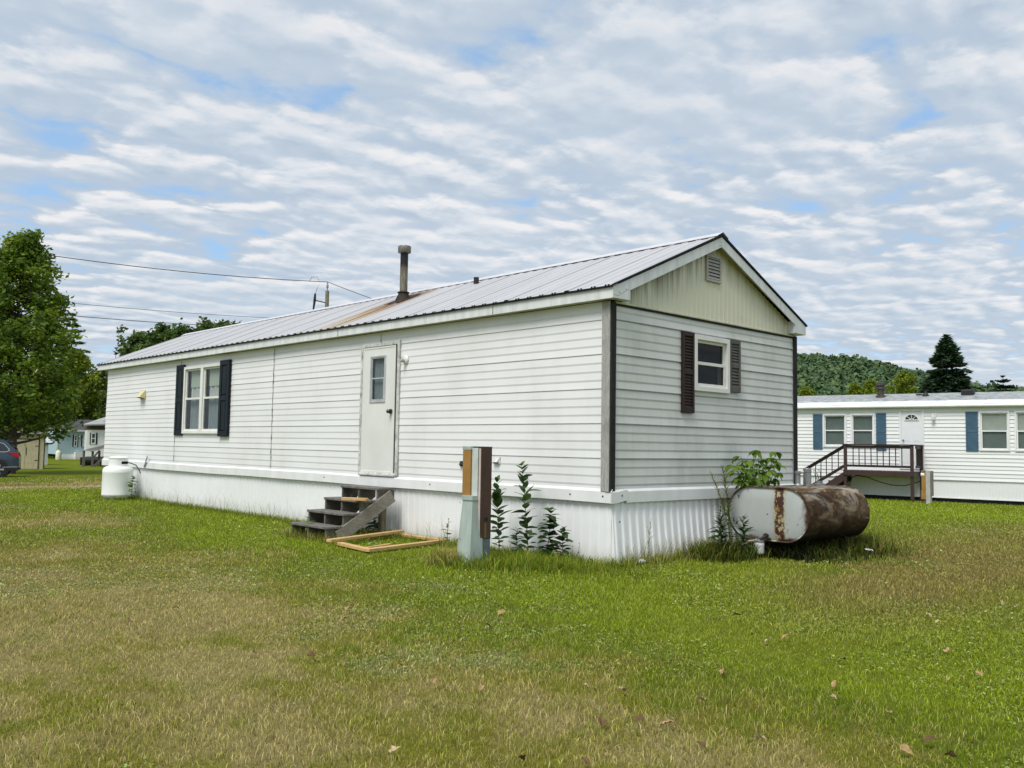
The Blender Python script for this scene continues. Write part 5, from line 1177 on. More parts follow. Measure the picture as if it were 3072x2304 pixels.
mb = MB(); mb.add([(bump_x-.13, -.62, 1.26), (bump_x-.13, .62, 1.26), (bump_x-.50, .56, 1.575), (bump_x-.50, -.56, 1.575)], [(0, 1, 2, 3)]); mb.build('rear_window', bpy.data.materials['tinted car glass'], car, recalc=False)

# cream shed
S = Far('garden_shed', 'cream painted wooden shed with double doors behind the parked car', 'shed', 84, 1405, 57, turn=3)
x0, xd, x1 = S.X(36), S.X(114), S.X(131); zt = S.Z(1304)
mb = MB(); mb.box((x0, 0, -.1), (x1, 1.9, zt)); mb.build('wall', M['shed_yellow'], S.root)
mb = MB(); mb.box((x0+.05, -.03, .02), (S.X(73)-.006, -.002, S.Z(1318))); mb.build('door', M['shed_yellow'], S.root)
mb = MB(); mb.box((S.X(73)+.006, -.03, .02), (xd-.03, -.002, S.Z(1318))); mb.build('door', M['shed_yellow'], S.root)
mb = MB(); mb.box((xd-.03, -.035, -.05), (xd+.02, -.002, zt)); mb.box((x1-.03, -.04, -.05), (x1+.02, .05, zt)); mb.box((x0-.02, -.035, -.05), (x0+.03, -.002, zt)); mb.box((x0, -.036, S.Z(1319)), (xd, -.003, S.Z(1316.5))); mb.build('corner_trim', M['shed_trim'], S.root)
mb = MB()
for (a, z) in ((xd-.20, S.Z(1338)), (xd-.2, S.Z(1381)), (x0+.04, S.Z(1337))): mb.box((a, -.04, z-.02), (a+.17, -.031, z+.015))
mb.box((S.X(75), -.04, S.Z(1366)), (S.X(77), -.031, S.Z(1343))); mb.lathe([(0, .012), (.05, .012), (.05, 0)], (S.X(78), -.03, S.Z(1312)), 10, 'y'); mb.build('hinge', M['black'], S.root)
mb = MB(); mb.prism([(x0-.1, -.15, zt), (x0-.1, -.15, zt+.05), (x0-.1, 2.1, zt+.22), (x0-.1, 2.1, zt+.12)], (x1-x0+.2, 0, 0)); mb.build('roof', mat('weathered shed roof', (.16, .14, .13), .8, var=.4), S.root)
# white shed behind it
S = Far('garden_shed', 'white shed with a pale gable roof right behind the cream shed', 'shed', 115, 1380, 66, turn=20)
zt = S.Z(1326); xa, xb = S.X(76), S.X(145)
mb = MB(); mb.box((xa, 0, -.2), (xb, 1.6, zt)); mb.build('wall', mat('white shed board', (.72, .73, .74), .6), S.root)
mb = MB(); mb.prism([(xa-.1, -.2, zt-.05), (xb+.18, -.2, zt-.05), (S.X(137), .6, S.Z(1296)), (S.X(80), .6, S.Z(1296))], (0, .02, .02)); mb.prism([(S.X(80), .6, S.Z(1296)), (S.X(137), .6, S.Z(1296)), (xb+.18, 1.8, zt-.05), (xa-.1, 1.8, zt-.05)], (0, .02, .02)); mb.build('roof', mat('pale shed roof', (.62, .65, .68), .5), S.root)
mb = MB(); mb.box((xa, -.19, zt-.16), (xb+.16, -.15, zt-.05)); mb.build('roof_trim', M['shed_trim'], S.root)

# pale blue home
def far_home_window(root, a, b, z0, z1, shutters, name='window', dark=True):
    mb_ = MB(); frame_ring(mb_, a, b, z0, z1, .06, -.05, -.002, 0); mb_.box((a+.05, -.045, (z0+z1)/2-.03), (b-.05, -.006, (z0+z1)/2+.03)); o = mb_.build(name, M['vinyl'], root)
    mb_ = MB(); mb_.box((a+.05, -.02, z0+.05), (b-.05, -.004, z1-.05)); mb_.build('pane', mat('far window glass', (.05, .07, .075), .12, var=.4), o)
    for (p, q) in shutters: mb_ = MB(); mb_.box((p, -.045, z0-.03), (q, -.003, z1+.03)); mb_.build('shutter', M['shutter_navy'], root)
S = Far('mobile_home', 'pale blue mobile home with a dark shingle roof at the far left', 'mobile home', 206, 1378, 84, turn=14)
X_, Z_ = S.X, S.Z; zt = Z_(1294); xl, xr = X_(168), X_(330)
mb = MB(); mb.box((xl, 0, Z_(1363)), (xr, 4.5, zt)); mb.build('wall', M['blue_siding'], S.root)
mb = MB(); mb.box((xl-.02, -.03, -.25), (xr, -.002, Z_(1363))); mb.build('skirting', M['skirt'], S.root)
mb = MB(); mb.box((xl-.1, -.25, zt-.02), (xr, -.005, zt+.13)); mb.box((xl-.04, -.035, .3), (xl+.06, -.002, zt)); mb.build('eave_trim', M['trim'], S.root)
mb = MB(); mb.add([(xl-.1, -.25, zt+.131), (xr, -.25, zt+.131), (xr, 2.2, zt+1.05), (xl+1.9, 2.2, zt+1.05), (xl-.1, 4.6, zt+.13), (xr, 4.6, zt+.13)], [(0, 1, 2, 3), (0, 3, 4), (3, 2, 5, 4)]); mb.build('roof', M['shingle_dark'], S.root, recalc=False)
far_home_window(S.root, X_(219.5), X_(229.5), Z_(1339), Z_(1305), [(X_(215), X_(218.5)), (X_(229.8), X_(232))])
far_home_window(S.root, X_(246.5), X_(252), Z_(1339), Z_(1305), [(X_(242), X_(245)), (X_(252.3), X_(254))])
mb = MB(); mb.lathe([(0, .12), (.09, .10), (.10, .04), (.05, 0)], (X_(237), -.12, Z_(1310)), 10, 'y'); mb.build('porch_light', M['trim'], S.root)
mb = MB(); mb.box((X_(221), -.5, -.2), (X_(247), -.035, Z_(1356))); mb.build('skirting_box', M['skirt'], S.root)
# its propane tank
S2 = Far('propane_tank', 'small far white propane tank by the corner of the pale blue home', 'propane tank', 175, 1376, 82)
w_ = S2.X(184)-S2.X(175); h_ = S2.Z(1352)
mb = MB(); mb.lathe([(w_*.8, -.1), (w_, .05), (w_, h_*.8), (w_*.8, h_*.92), (w_*.45, h_*.97), (w_*.4, h_*1.08), (0, h_*1.09)], (0, 0, 0), 16); mb.build('tank_body', mat('ivory tank paint', (.82, .80, .66), .5), S2.root)
# white home with brown gable
S = Far('mobile_home', 'white mobile home with brown gable right of the pale blue home, partly hidden', 'mobile home', 290, 1400, 70, turn=2)
X_, Z_ = S.X, S.Z; xl, xr = X_(256), X_(420); zt = Z_(1290)
mb = MB(); mb.box((xl, 0, -.2), (xr, 6, zt)); mb.build('wall', M['siding_new'], S.root)
mb = MB(); mb.box((xl-.02, -.02, zt), (xr, 5.9, Z_(1276))); mb.build('gable_board', mat('brown gable boards', (.085, .05, .035), .7, var=.3), S.root)
mb = MB(); mb.add([(X_(245), -.45, Z_(1274)), (xr, -.45, Z_(1269)), (xr, 2.6, Z_(1225)), (X_(322), 2.6, Z_(1245))], [(0, 1, 2, 3)]); mb.add([(X_(245), -.45, Z_(1274)), (xr, -.45, Z_(1269)), (xr, -.45, Z_(1273)), (X_(246), -.45, Z_(1278))], [(0, 1, 2, 3)]); mb.build('roof', mat('patched grey roof', (.36, .36, .36), .7, var=.35, scale=1.5), S.root, recalc=False)
far_home_window(S.root, X_(269), X_(283), Z_(1332), Z_(1300), [(X_(265.5), X_(268)), (X_(284), X_(288))])
far_home_window(S.root, X_(308), X_(320), Z_(1332), Z_(1297), [])
# grey porch roof in front of it, and what is parked beneath
S = Far('porch_shelter', 'weathered grey lean-to shelter on posts in front of the white brown gabled home', 'shelter', 290, 1405, 62, turn=0)
X_, Z_ = S.X, S.Z
mb = MB(); mb.prism([(X_(246), 0, Z_(1352)), (X_(275), 0, Z_(1355.5)), (X_(360), 0, Z_(1325)), (X_(360), 0, Z_(1320))], (0, .06, 0)); mb.add([(X_(246), -.1, Z_(1352)), (X_(282), -.1, Z_(1354)), (X_(360), -.1, Z_(1331)), (X_(360), 1.6, Z_(1315)), (X_(300), 1.6, Z_(1333))], [(0, 1, 2, 3, 4)]); mb.build('roof', mat('grey shelter roof', (.30, .30, .29), .8, var=.3), S.root, recalc=False)
for (p, y) in ((250, .0), (276, 0.), (296, 1.4)): mb = MB(); mb.box((X_(p)-.07, y, -.2), (X_(p)+.07, y+.12, Z_(1353))); mb.build('post', M['weathered_side'], S.root)
mb = MB(); mb.beam((X_(276), -.04, Z_(1404)), (X_(330), -.04, Z_(1352)), .10, .14); mb.beam((X_(280), 1.3, Z_(1372)), (X_(296), 1.3, Z_(1352)), .08, .1); mb.build('brace', M['weathered_side'], S.root)
S3 = Far('barbecue_grill', 'black covered barrel grill under the grey shelter', 'grill', 285, 1400, 64)
X_, Z_ = S3.X, S3.Z
mb = MB(); rr2 = (Z_(1370)-Z_(1397))/2; zc2 = (Z_(1370)+Z_(1397))/2; mb.lathe([(0, X_(252)), (rr2*.8, X_(253)), (rr2, X_(256)), (rr2, X_(330)), (0, X_(331))], (0, .4, zc2), 16, 'x'); mb.build('barrel', M['black'], S3.root)
for p in (258, 300): mb = MB(); mb.lathe([(.0, -.05), (.14, -.05), (.14, .05), (0, .05)], (X_(p), .25, .10), 12, 'y'); mb.tube([(X_(p), .3, .1), (X_(p)+.1, .4, zc2)], .04, 6); mb.build('wheel', M['rubber'], S3.root)
S4 = Far('rubbish_bin', 'small black bin left of the grey shelter', 'bin', 243, 1391, 66)
mb = MB(); h_ = S4.Z(1372); w_ = (S4.X(247)-S4.X(240))/2; mb.lathe([(w_*.8, -.1), (w_, h_*.9), (w_*1.1, h_*.9), (w_*1.1, h_), (0, h_)], (0, 0, 0), 12); mb.build('bin_body', M['black'], S4.root)

# ================================================================== trees
def leaf_cloud(P, size, tint, flat=.5, aspect=.6):
    """one rhombic leaf per point, any direction"""
    n = len(P); d = rng.normal(0, 1, (n, 3)); d[:, 2] *= flat; d[:, 2] -= .25; d /= np.linalg.norm(d, axis=1)[:, None]
    e = rng.normal(0, 1, (n, 3)); e -= (e*d).sum(1)[:, None]*d; e /= np.linalg.norm(e, axis=1)[:, None]
    s = (size*rng.uniform(.6, 1.3, n))[:, None]
    V = np.stack([P-d*s*.5, P+e*s*aspect*.5, P+d*s*.5, P-e*s*aspect*.5], 1).reshape(-1, 3)
    Fa = np.arange(n*4).reshape(-1, 4); return V, Fa, np.repeat(tint, 4)
def broadleaf(name, label, cat, base, H, env, z0, limbs, twigs, per, leaf, mt, seed, trunk_r=.16, scat=.28, rise=.5, group=None, up=.15, rot=0):
    rs = np.random.default_rng(seed); t = thing(name, label, cat, tuple(base), rot, group)
    mb_ = MB(); k = 10; tr = [(.12*math.sin(q*.9+seed)*q/k, .12*math.cos(q*1.1+seed)*q/k, -.3+(H*.93+.3)*q/k) for q in range(k+1)]
    mb_.tube(tr, [trunk_r*(1-.09*q) for q in range(k+1)], 8)
    trunkx = lambda z: np.array([np.interp(z, [p[2] for p in tr], [p[c] for p in tr]) for c in (0, 1)])
    P = []; Tn = []
    for i_ in range(limbs):
        f = (i_+rs.uniform(0, 1))/limbs; z = z0+(H-z0)*f*.97; az = i_*2.39996+rs.uniform(-.5, .5)
        R_ = env(min(1, (z+rise*.35*env(f)-z0)/(H-z0)))*rs.uniform(.62, 1.12); a = trunkx(z)
        if R_ < .12: R_ = .12
        zs = max(.12*H, z-R_*rise*.6); a = trunkx(zs)
        tip = np.array([a[0]+R_*math.cos(az), a[1]+R_*math.sin(az), z+R_*up*rs.uniform(-.4, 1)])
        st_ = np.array([a[0], a[1], zs]); mid = (st_+tip)/2+np.array([0, 0, -.06*R_])
        path = [tuple(st_*(1-q)**2+2*mid*q*(1-q)+tip*q*q) for q in np.linspace(0, 1, 6)]
        mb_.tube(path, [max(.012, trunk_r*.34*(1-f*.6)*(1-.17*q)) for q in range(6)], 5, False)
        light = rs.uniform(-.18, .18)
        for w2 in range(twigs):
            q = rs.uniform(.30, 1.04)**.8; p = st_*(1-q)**2+2*mid*q*(1-q)+tip*q*q
            off = rs.normal(0, 1, 3); off /= np.linalg.norm(off); off[2] = off[2]*.7+.15; ln = rs.uniform(.15, .5)*R_**.6*.8
            e = p+off*ln
            mb_.tube([tuple(p), tuple(e)], .008, 3, False)
            m_ = max(3, int(per*rs.uniform(.5, 1.4))); u_ = rs.uniform(.2, 1.1, m_)[:, None]
            c_ = p+(e-p)*u_+rs.normal(0, scat*.62, (m_, 3))*np.array([1, 1, .75])
            P.append(c_); Tn.append(np.clip(.5+light+rs.normal(0, .18)+rs.normal(0, .12, m_), 0, 1))
    P = np.concatenate(P); Tn = np.concatenate(Tn)
    V, Fa, T = leaf_cloud(P, leaf, Tn)
    mb_.build('trunk', M['bark'], t, recalc=False); np_mesh('crown', V, Fa, mt, t, tint=T)
    return t
def conifer(name, label, cat, base, H, Rm, whorls, per, mt, seed, droop=.25, z0=.06, dens=1., group=None, taper=1.):
    rs = np.random.default_rng(seed); t = thing(name, label, cat, tuple(base), 0, group)
    mb_ = MB(); mb_.tube([(0, 0, -.3), (0, 0, H*.5), (0, 0, H*.99)], [H*.017, H*.010, .02], 7)
    P = []; D_ = []; Tn = []
    for i_ in range(whorls):
        f = i_/(whorls-1); z = H*(z0+(1-z0)*f*.985); R_ = Rm*(1-f)**taper*rs.uniform(.85, 1.1)+.10
        n_ = max(4, int(per*(1-.45*f)))
        for j in range(n_):
            az = j*2*math.pi/n_+rs.uniform(-.3, .3)+i_; r1 = R_*rs.uniform(.65, 1.12); dz = rs.uniform(-.1, .1)*H/whorls
            upc = .25 if f > .75 else 0
            tip = np.array([r1*math.cos(az), r1*math.sin(az), z+dz-droop*r1+upc*r1]); st_ = np.array([0, 0, z+dz])
            if r1 > .35: mb_.tube([tuple(st_), tuple(tip)], .02, 3, False)
            m_ = int(max(5, 16*r1*dens)); q = np.sqrt(rs.uniform(.02, 1, m_)); perp = np.array([-math.sin(az), math.cos(az), 0])
            w_ = rs.normal(0, .30, m_)*r1*(.25+.45*(1-q)); c_ = st_+(tip-st_)*q[:, None]+perp*w_[:, None]; c_[:, 2] += .05*r1*np.sin(q*3)-np.abs(w_)*.25+rs.normal(0, .05, m_)
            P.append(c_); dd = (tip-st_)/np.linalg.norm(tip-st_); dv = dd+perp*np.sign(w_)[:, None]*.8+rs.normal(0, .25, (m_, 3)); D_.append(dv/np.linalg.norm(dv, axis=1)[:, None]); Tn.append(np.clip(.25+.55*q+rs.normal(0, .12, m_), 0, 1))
    P = np.concatenate(P); D_ = np.concatenate(D_); Tn = np.concatenate(Tn); n_ = len(P)
    e = rs.normal(0, 1, (n_, 3)); e[:, 2] *= .5; e -= (e*D_).sum(1)[:, None]*D_; e /= np.linalg.norm(e, axis=1)[:, None]
    s_ = (H*.036*rs.uniform(.6, 1.3, n_))[:, None]
    V = np.stack([P-D_*s_*.4, P+e*s_*.17, P+D_*s_*.8, P-e*s_*.17], 1).reshape(-1, 3)
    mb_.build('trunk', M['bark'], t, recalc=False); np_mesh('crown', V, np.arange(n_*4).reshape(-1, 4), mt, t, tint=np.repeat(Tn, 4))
    return t
M['maple'] = leaf_mat('maple leaves', [(.0, (.040, .085, .014)), (.45, (.135, .220, .024)), (.75, (.26, .345, .038)), (1, (.38, .44, .07))], .35)
M['yellowgreen'] = leaf_mat('yellow green leaves', [(.0, (.08, .12, .010)), (.5, (.19, .255, .018)), (1, (.32, .39, .04))], .35)
M['brushy'] = leaf_mat('dull roadside leaves', [(.0, (.032, .052, .012)), (.5, (.085, .122, .024)), (1, (.18, .21, .05))], .3)
M['needle'] = leaf_mat('spruce needles', [(.0, (.010, .026, .016)), (.5, (.030, .064, .035)), (1, (.075, .130, .062))], .12)
M['pine_needle'] = leaf_mat('pine needles', [(.0, (.012, .028, .014)), (.5, (.030, .058, .026)), (1, (.06, .10, .045))], .15)
M['midgreen'] = leaf_mat('mid green leaves', [(.0, (.028, .064, .014)), (.5, (.085, .148, .032)), (1, (.19, .26, .07))], .3)
def envl(*pts): return lambda f: float(np.interp(f, [p[0] for p in pts], [p[1] for p in pts]))
# big maple at the left edge
b_ = ground(34, 1420, 50); hm = 11.5
broadleaf('maple_tree', 'large green maple tree at the left edge above the parked car', 'tree', b_, hm+.5, envl((0, 2.7), (.2, 2.75), (.42, 3.1), (.6, 2.6), (.74, 2.1), (.88, 1.15), (1, .3)), 2.6, 150, 9, 24, .22, M['maple'], 4, .22, .34, .7, up=.25)
b_ = ground(215, 1390, 96)
broadleaf('yellow_green_tree', 'yellow green tree just right of the large maple', 'tree', b_, 10.6, envl((0, 2.6), (.4, 3.2), (.75, 2.2), (1, .4)), .8, 60, 8, 16, .34, M['yellowgreen'], 9, .16, .4, .5)
b_ = ground(130, 1390, 92)
broadleaf('yellow_green_tree', 'yellow green tree low between the maple and the cream shed', 'tree', b_, 6.4, envl((0, 2.6), (.4, 3.0), (.75, 2.2), (1, .4)), .5, 46, 8, 16, .34, M['yellowgreen'], 10, .16, .4, .5)
conifer('spruce_tree', 'dark spruce showing its drooping boughs behind the right side of the maple', 'tree', ground(196, 1390, 108), 15.6, 5.2, 24, 13, M['needle'], 21, .22, dens=2.)
k = 0
for (px, topy, D, r_, mt, lb_) in ((300, 1112, 112, 3.4, 'brushy', 'dull olive tree against the far left corner of the foreground home'), (268, 1150, 100, 3.0, 'brushy', 'dull olive tree above the pale blue home'), (185, 1175, 104, 3.2, 'brushy', 'dull olive tree above the white shed'), (345, 1180, 104, 3., 'brushy', 'dull olive tree behind the white brown gabled home'), (60, 1190, 100, 3.6, 'midgreen', 'green tree in the shade behind the large maple'), (-60, 1120, 104, 4.4, 'midgreen', 'green tree past the left edge behind the maple'), (105, 1150, 112, 3.8, 'brushy', 'dull olive tree directly behind the cream shed')):
    b_ = ground(px, 1390, D); H_ = (1385-topy)/(F_PX/D/math.cos(math.atan((px-1536)/F_PX))); k += 1
    broadleaf('deciduous_tree', lb_, 'tree', b_, H_, envl((0, r_*.8), (.4, r_), (.75, r_*.75), (1, r_*.15)), .4, 46, 8, 16, .40, M[mt], 100+k, .15, .45, .45)
# trees behind the roof of the foreground home
for (px, topy, D, r_, mt, lb_, sd_) in ((600, 962, 78, 4.6, 'midgreen', 'broad green tree rising behind the middle of the tree clump over the roof', 1), (490, 978, 80, 4.2, 'midgreen', 'green tree left of the tallest in the clump over the roof', 2), (672, 964, 82, 3.6, 'midgreen', 'green tree at the right end of the clump over the roof', 3), (425, 1010, 84, 3.6, 'midgreen', 'lower green tree at the left of the clump over the roof', 4)):
    b_ = ground(px, 1390, D); H_ = (1385-topy)/(F_PX/D/math.cos(math.atan((px-1536)/F_PX)))
    broadleaf('deciduous_tree', lb_, 'tree', b_, H_, envl((0, r_*.8), (.4, r_), (.75, r_*.9), (1, r_*.3)), 1., 90, 9, 26, .36, M[mt], 130+sd_, .2, .42, .5)
broadleaf('slim_tree', 'slim sparse tree with a tufted top standing alone left of the clump over the roof', 'tree', ground(356, 1390, 90), 12.4, envl((0, .3), (.6, .5), (.85, .8), (1, .35)), 7.0, 16, 4, 7, .34, M['midgreen'], 140, .07, .28, .5)
conifer('pine_tree', 'small dark pine at the far eave corner of the foreground roof', 'tree', ground(332, 1390, 92), 10.0, 1.5, 14, 9, M['pine_needle'], 150, .0, dens=3.)
# right: spruce, yellow green trees, far pine
conifer('spruce_tree', 'tall dark green spruce rising behind the right hand home', 'tree', ground(2846, 1400, 82), 11.55, 4.2, 42, 20, M['needle'], 31, .10, dens=3.5, taper=.85)
for (px, topy, D, r_, lb_, sd_) in ((2716, 1088, 92, 2.5, 'largest yellow green tree left of the spruce', 1), (2612, 1118, 98, 2.0, 'rounded yellow green tree left of the rusty roof vent', 2), (2566, 1132, 100, 1.7, 'smaller yellow green tree second from the left over the roof', 3), (2425, 1146, 104, 2.0, 'lowest yellow green tree next to the corner of the foreground home', 4)):
    b_ = ground(px, 1390, D); H_ = (1385-topy)/(F_PX/D/math.cos(math.atan((px-1536)/F_PX)))
    broadleaf('yellow_green_tree', lb_, 'tree', b_, H_, envl((0, r_*.8), (.45, r_), (.75, r_*.8), (1, r_*.15)), 1.5, 60, 8, 14, .26, M['yellowgreen'], 160+sd_, .14, .32, .6)
conifer('pine_tree', 'distant dark pine on the skyline right of the spruce', 'tree', ground(3014, 1390, 165), 14.4, 3.9, 9, 11, M['pine_needle'], 171, -.05, z0=.52, taper=.6, dens=5.)
conifer('pine_tree', 'small dark pine poking over the roof between the vents', 'tree', ground(2782, 1390, 88), 8.2, 1.4, 10, 8, M['pine_needle'], 172, -.1, z0=.3, dens=3.)
# wooded hill
def az_of(px): d = _f+(px-1536)/F_PX*_r; return math.atan2(d[1], d[0])
ridge_px = [(1700, 1200), (2000, 1100), (2250, 1055), (2400, 1048), (2520, 1056), (2640, 1074), (2720, 1092), (2800, 1110), (2880, 1127), (2950, 1143), (3072, 1151), (3300, 1160), (3700, 1170)]
def ridge_h(a): 
    A_ = [az_of(p) for p, _ in ridge_px][::-1]
    hs = []
    for p, y in ridge_px:
        q = at(p, y, 430.); hs.append(q[2])
    return np.interp(a, A_, hs[::-1], left=hs[-1]*.6, right=12)
HA = np.linspace(az_of(3700)-.1, az_of(1500), 90); HT = np.linspace(0, 1, 26)
AA, TT = np.meshgrid(HA, HT, indexing='ij'); D0 = 170+260*TT+np.where(TT > .98, 100, 0)
hx = CAM[0]+D0*np.cos(AA); hy = CAM[1]+D0*np.sin(AA); prof_ = smooth(0, 1, TT)*.35+TT*.65
tree_h = 9.0; hz_ = np.maximum(ridge_h(AA)*prof_-tree_h*smooth(.0, .5, TT), -1.0)+5*(fbm(hx, hy, .02, 3, 77)-.5)*np.sin(TT*3.1)
i, k = np.meshgrid(np.arange(len(HA)-1), np.arange(len(HT)-1), indexing='ij'); w_ = len(HT)
np_h = np_mesh('hill', np.stack([hx, hy, hz_], -1).reshape(-1, 3), np.stack([i*w_+k, (i+1)*w_+k, (i+1)*w_+k+1, i*w_+k+1], -1).reshape(-1, 4), mat('shaded forest floor', (.012, .022, .010), .95), smooth=True)
tag(np_h, kind='structure')
nt_ = 4300; ta = rng.uniform(HA[0], az_of(2100), nt_); tt = rng.uniform(.02, 1.0, nt_)**.8
D1 = 170+260*tt; tx = CAM[0]+D1*np.cos(ta); ty = CAM[1]+D1*np.sin(ta)
tzz = np.maximum(ridge_h(ta)*(smooth(0, 1, tt)*.35+tt*.65)-tree_h*smooth(0, .5, tt), -1.0)
Pts = []; Tns = []; Nrm = []
m_ = 76
for q in range(nt_):
    rw = rng.uniform(2.0, 3.7); hh = rng.uniform(6.5, 9.0)*(1 if rng.uniform() > .04 else 1.2); d = rng.normal(0, 1, (m_, 3)); d /= np.linalg.norm(d, axis=1)[:, None]; d[:, 2] = np.abs(d[:, 2])*.95-.1
    rad_ = rng.uniform(.75, 1.05, (m_, 1)); P_ = d*rad_*np.array([rw, rw, hh*.55])+np.array([tx[q], ty[q], tzz[q]+hh*.42]); tn0 = rng.normal(.42, .16)
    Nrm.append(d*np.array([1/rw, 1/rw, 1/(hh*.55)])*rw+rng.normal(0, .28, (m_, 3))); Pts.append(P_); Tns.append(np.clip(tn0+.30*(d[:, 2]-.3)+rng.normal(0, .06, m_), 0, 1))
Pts = np.concatenate(Pts); Tns = np.concatenate(Tns)
Nn = np.concatenate(Nrm); Nn /= np.linalg.norm(Nn, axis=1)[:, None]; d = np.cross(Nn, rng.normal(0, 1, Nn.shape)); d /= np.linalg.norm(d, axis=1)[:, None]; e = np.cross(Nn, d)
sz = (1.7*rng.uniform(.6, 1.3, len(Nn)))[:, None]; V = np.stack([Pts-d*sz*.5, Pts+e*sz*.4, Pts+d*sz*.5, Pts-e*sz*.4], 1).reshape(-1, 3); Fa = np.arange(len(Nn)*4).reshape(-1, 4); T = np.repeat(Tns, 4)
M['hillwood'] = leaf_mat('hill forest leaves', [(.0, (.020, .046, .024)), (.45, (.068, .124, .048)), (.75, (.120, .188, .066)), (1, (.19, .26, .085))], .1)  # distance haze mixed into the leaf colours as paler, bluer greens
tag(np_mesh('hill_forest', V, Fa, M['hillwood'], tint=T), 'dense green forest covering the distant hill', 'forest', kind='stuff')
# undergrowth and woodland edge behind the far left homes and all along the back
np_ = 26000; a_ = rng.uniform(az_of(900), az_of(-500), np_); d_ = rng.uniform(104, 132, np_); hcap = 5.5+2.5*fbm(a_*60, a_*0, 1, 3, 5)
zz = rng.uniform(0, 1, np_)**.8*hcap; P_ = np.stack([CAM[0]+d_*np.cos(a_), CAM[1]+d_*np.sin(a_), zz-.5], -1)
V, Fa, T = leaf_cloud(P_, .75, np.clip(.15+.5*zz/hcap+rng.normal(0, .15, np_), 0, 1), .5, .7)
tag(np_mesh('woodland_edge', V, Fa, M['brushy'], tint=T), 'dark woodland undergrowth behind the far left homes', 'undergrowth', kind='stuff')
np_ = 16000; a_ = rng.uniform(az_of(3700), az_of(2300), np_); d_ = rng.uniform(120, 172, np_); hcap = 4.5+4*fbm(a_*40, a_*0, 1, 3, 15)
zz = rng.uniform(0, 1, np_)**.8*hcap; P_ = np.stack([CAM[0]+d_*np.cos(a_), CAM[1]+d_*np.sin(a_), zz-.5], -1)
V, Fa, T = leaf_cloud(P_, .9, np.clip(.2+.5*zz/hcap+rng.normal(0, .15, np_), 0, 1), .5, .7)
tag(np_mesh('distant_hedgerow', V, Fa, M['midgreen'], tint=T), 'line of distant green trees at the foot of the hill', 'tree line', kind='stuff')
# the far ground under the woods is closed off by a low wooded rise all round
# ------------------------------------------------------------------ utility pole and lines
PD = 55; pb = ground(966, 1390, PD); ptop = at(966, 872, PD)
up_ = thing('utility_pole', 'wooden utility pole behind the metal roof with cutout and insulator', 'utility pole', tuple(pb)); hp = ptop[2]-pb[2]
mb = MB(); mb.tube([(0, 0, -.3), (0, 0, hp)], [.17, .115], 12); mb.build('pole', wood_mat('green grey pole wood', (.17, .16, .10), (.34, .33, .22), (6, 6, 1)), up_)
ra = az_of(966)-math.pi/2; rd = np.array([math.cos(ra), math.sin(ra)]); ins_h = hp+.56
mb = MB(); mb.lathe([(.035, hp), (.035, hp+.2), (.09, hp+.22), (.05, hp+.28), (.08, hp+.32), (.05, hp+.38), (.03, ins_h), (0, ins_h+.01)], (0, 0, 0), 10); mb.build('insulator', mat('grey insulator', (.25, .27, .28), .3), up_)
mb = MB(); c_ = lambda r_, z: (rd[0]*r_, rd[1]*r_, z)
mb.tube([c_(0, hp-.75), c_(-.70, hp-.62)], .035, 6); mb.tube([c_(-.72, hp-.2), c_(-.74, hp-.62), c_(-.80, hp-1.2)], [.06, .085, .05], 8); mb.build('fuse_cutout', M['black'], up_)
mb = MB(); mb.tube([c_(-.78, hp-1.2), c_(-.76, hp-1.55), c_(-.5, hp-1.85), c_(-.1, hp-1.9)], .014, 5); mb.tube([c_(-.72, hp-.25), c_(-.62, hp+.1), c_(-.45, hp+.45), c_(-.62, hp+.85), c_(-.95, hp+.80), c_(-1.1, hp+.52)], .014, 5); mb.build('jumper_wire', M['wire'], up_)
mb = MB(); mb.box((rd[0]*.5-.45, rd[1]*.5-.25, hp-2.9), (rd[0]*.5+.45, rd[1]*.5+.25, hp-2.72), .02); mb.lathe([(.05, -.2), (.05, .55), (0, .56)], (rd[0]*.6, rd[1]*.6, hp-2.6), 8); mb.build('bracket', M['galv'], up_)
mb = MB(); mb.lathe([(0, -.1), (.09, -.08), (.1, .1), (0, .12)], (rd[0]*-.25, rd[1]*-.25, hp-2.4), 8); mb.build('ground_clamp', M['black'], up_)
def span(a, b, sag, n_=24): 
    a, b = np.array(a), np.array(b); return [tuple(a+(b-a)*t-np.array([0, 0, sag*4*t*(1-t)])) for t in np.linspace(0, 1, n_)]
wtop = np.array([pb[0], pb[1], pb[2]+ins_h])
wl_ = at(-420, 672, 50)
def wire(label, pts, r_): mb_ = MB(); mb_.tube(pts, r_, 5, False); return tag(mb_.build('power_line', M['wire']), label, 'power line', 'overhead lines')
wire('highest overhead wire running from the left edge to the top of the utility pole', span(wl_, wtop, .45), .022)
wire('overhead wire descending from the pole top behind the metal roof', span(wtop, at(1420, 985, 75), .25), .020)
wire('faint thin middle wire crossing the maple toward the roof', span(at(-300, 853, 48), at(1040, 962, 60), .30), .013)
wire('lowest overhead wire ending at the clump of trees over the roof', span(at(-300, 893, 60), at(760, 982, 76), .25), .024)

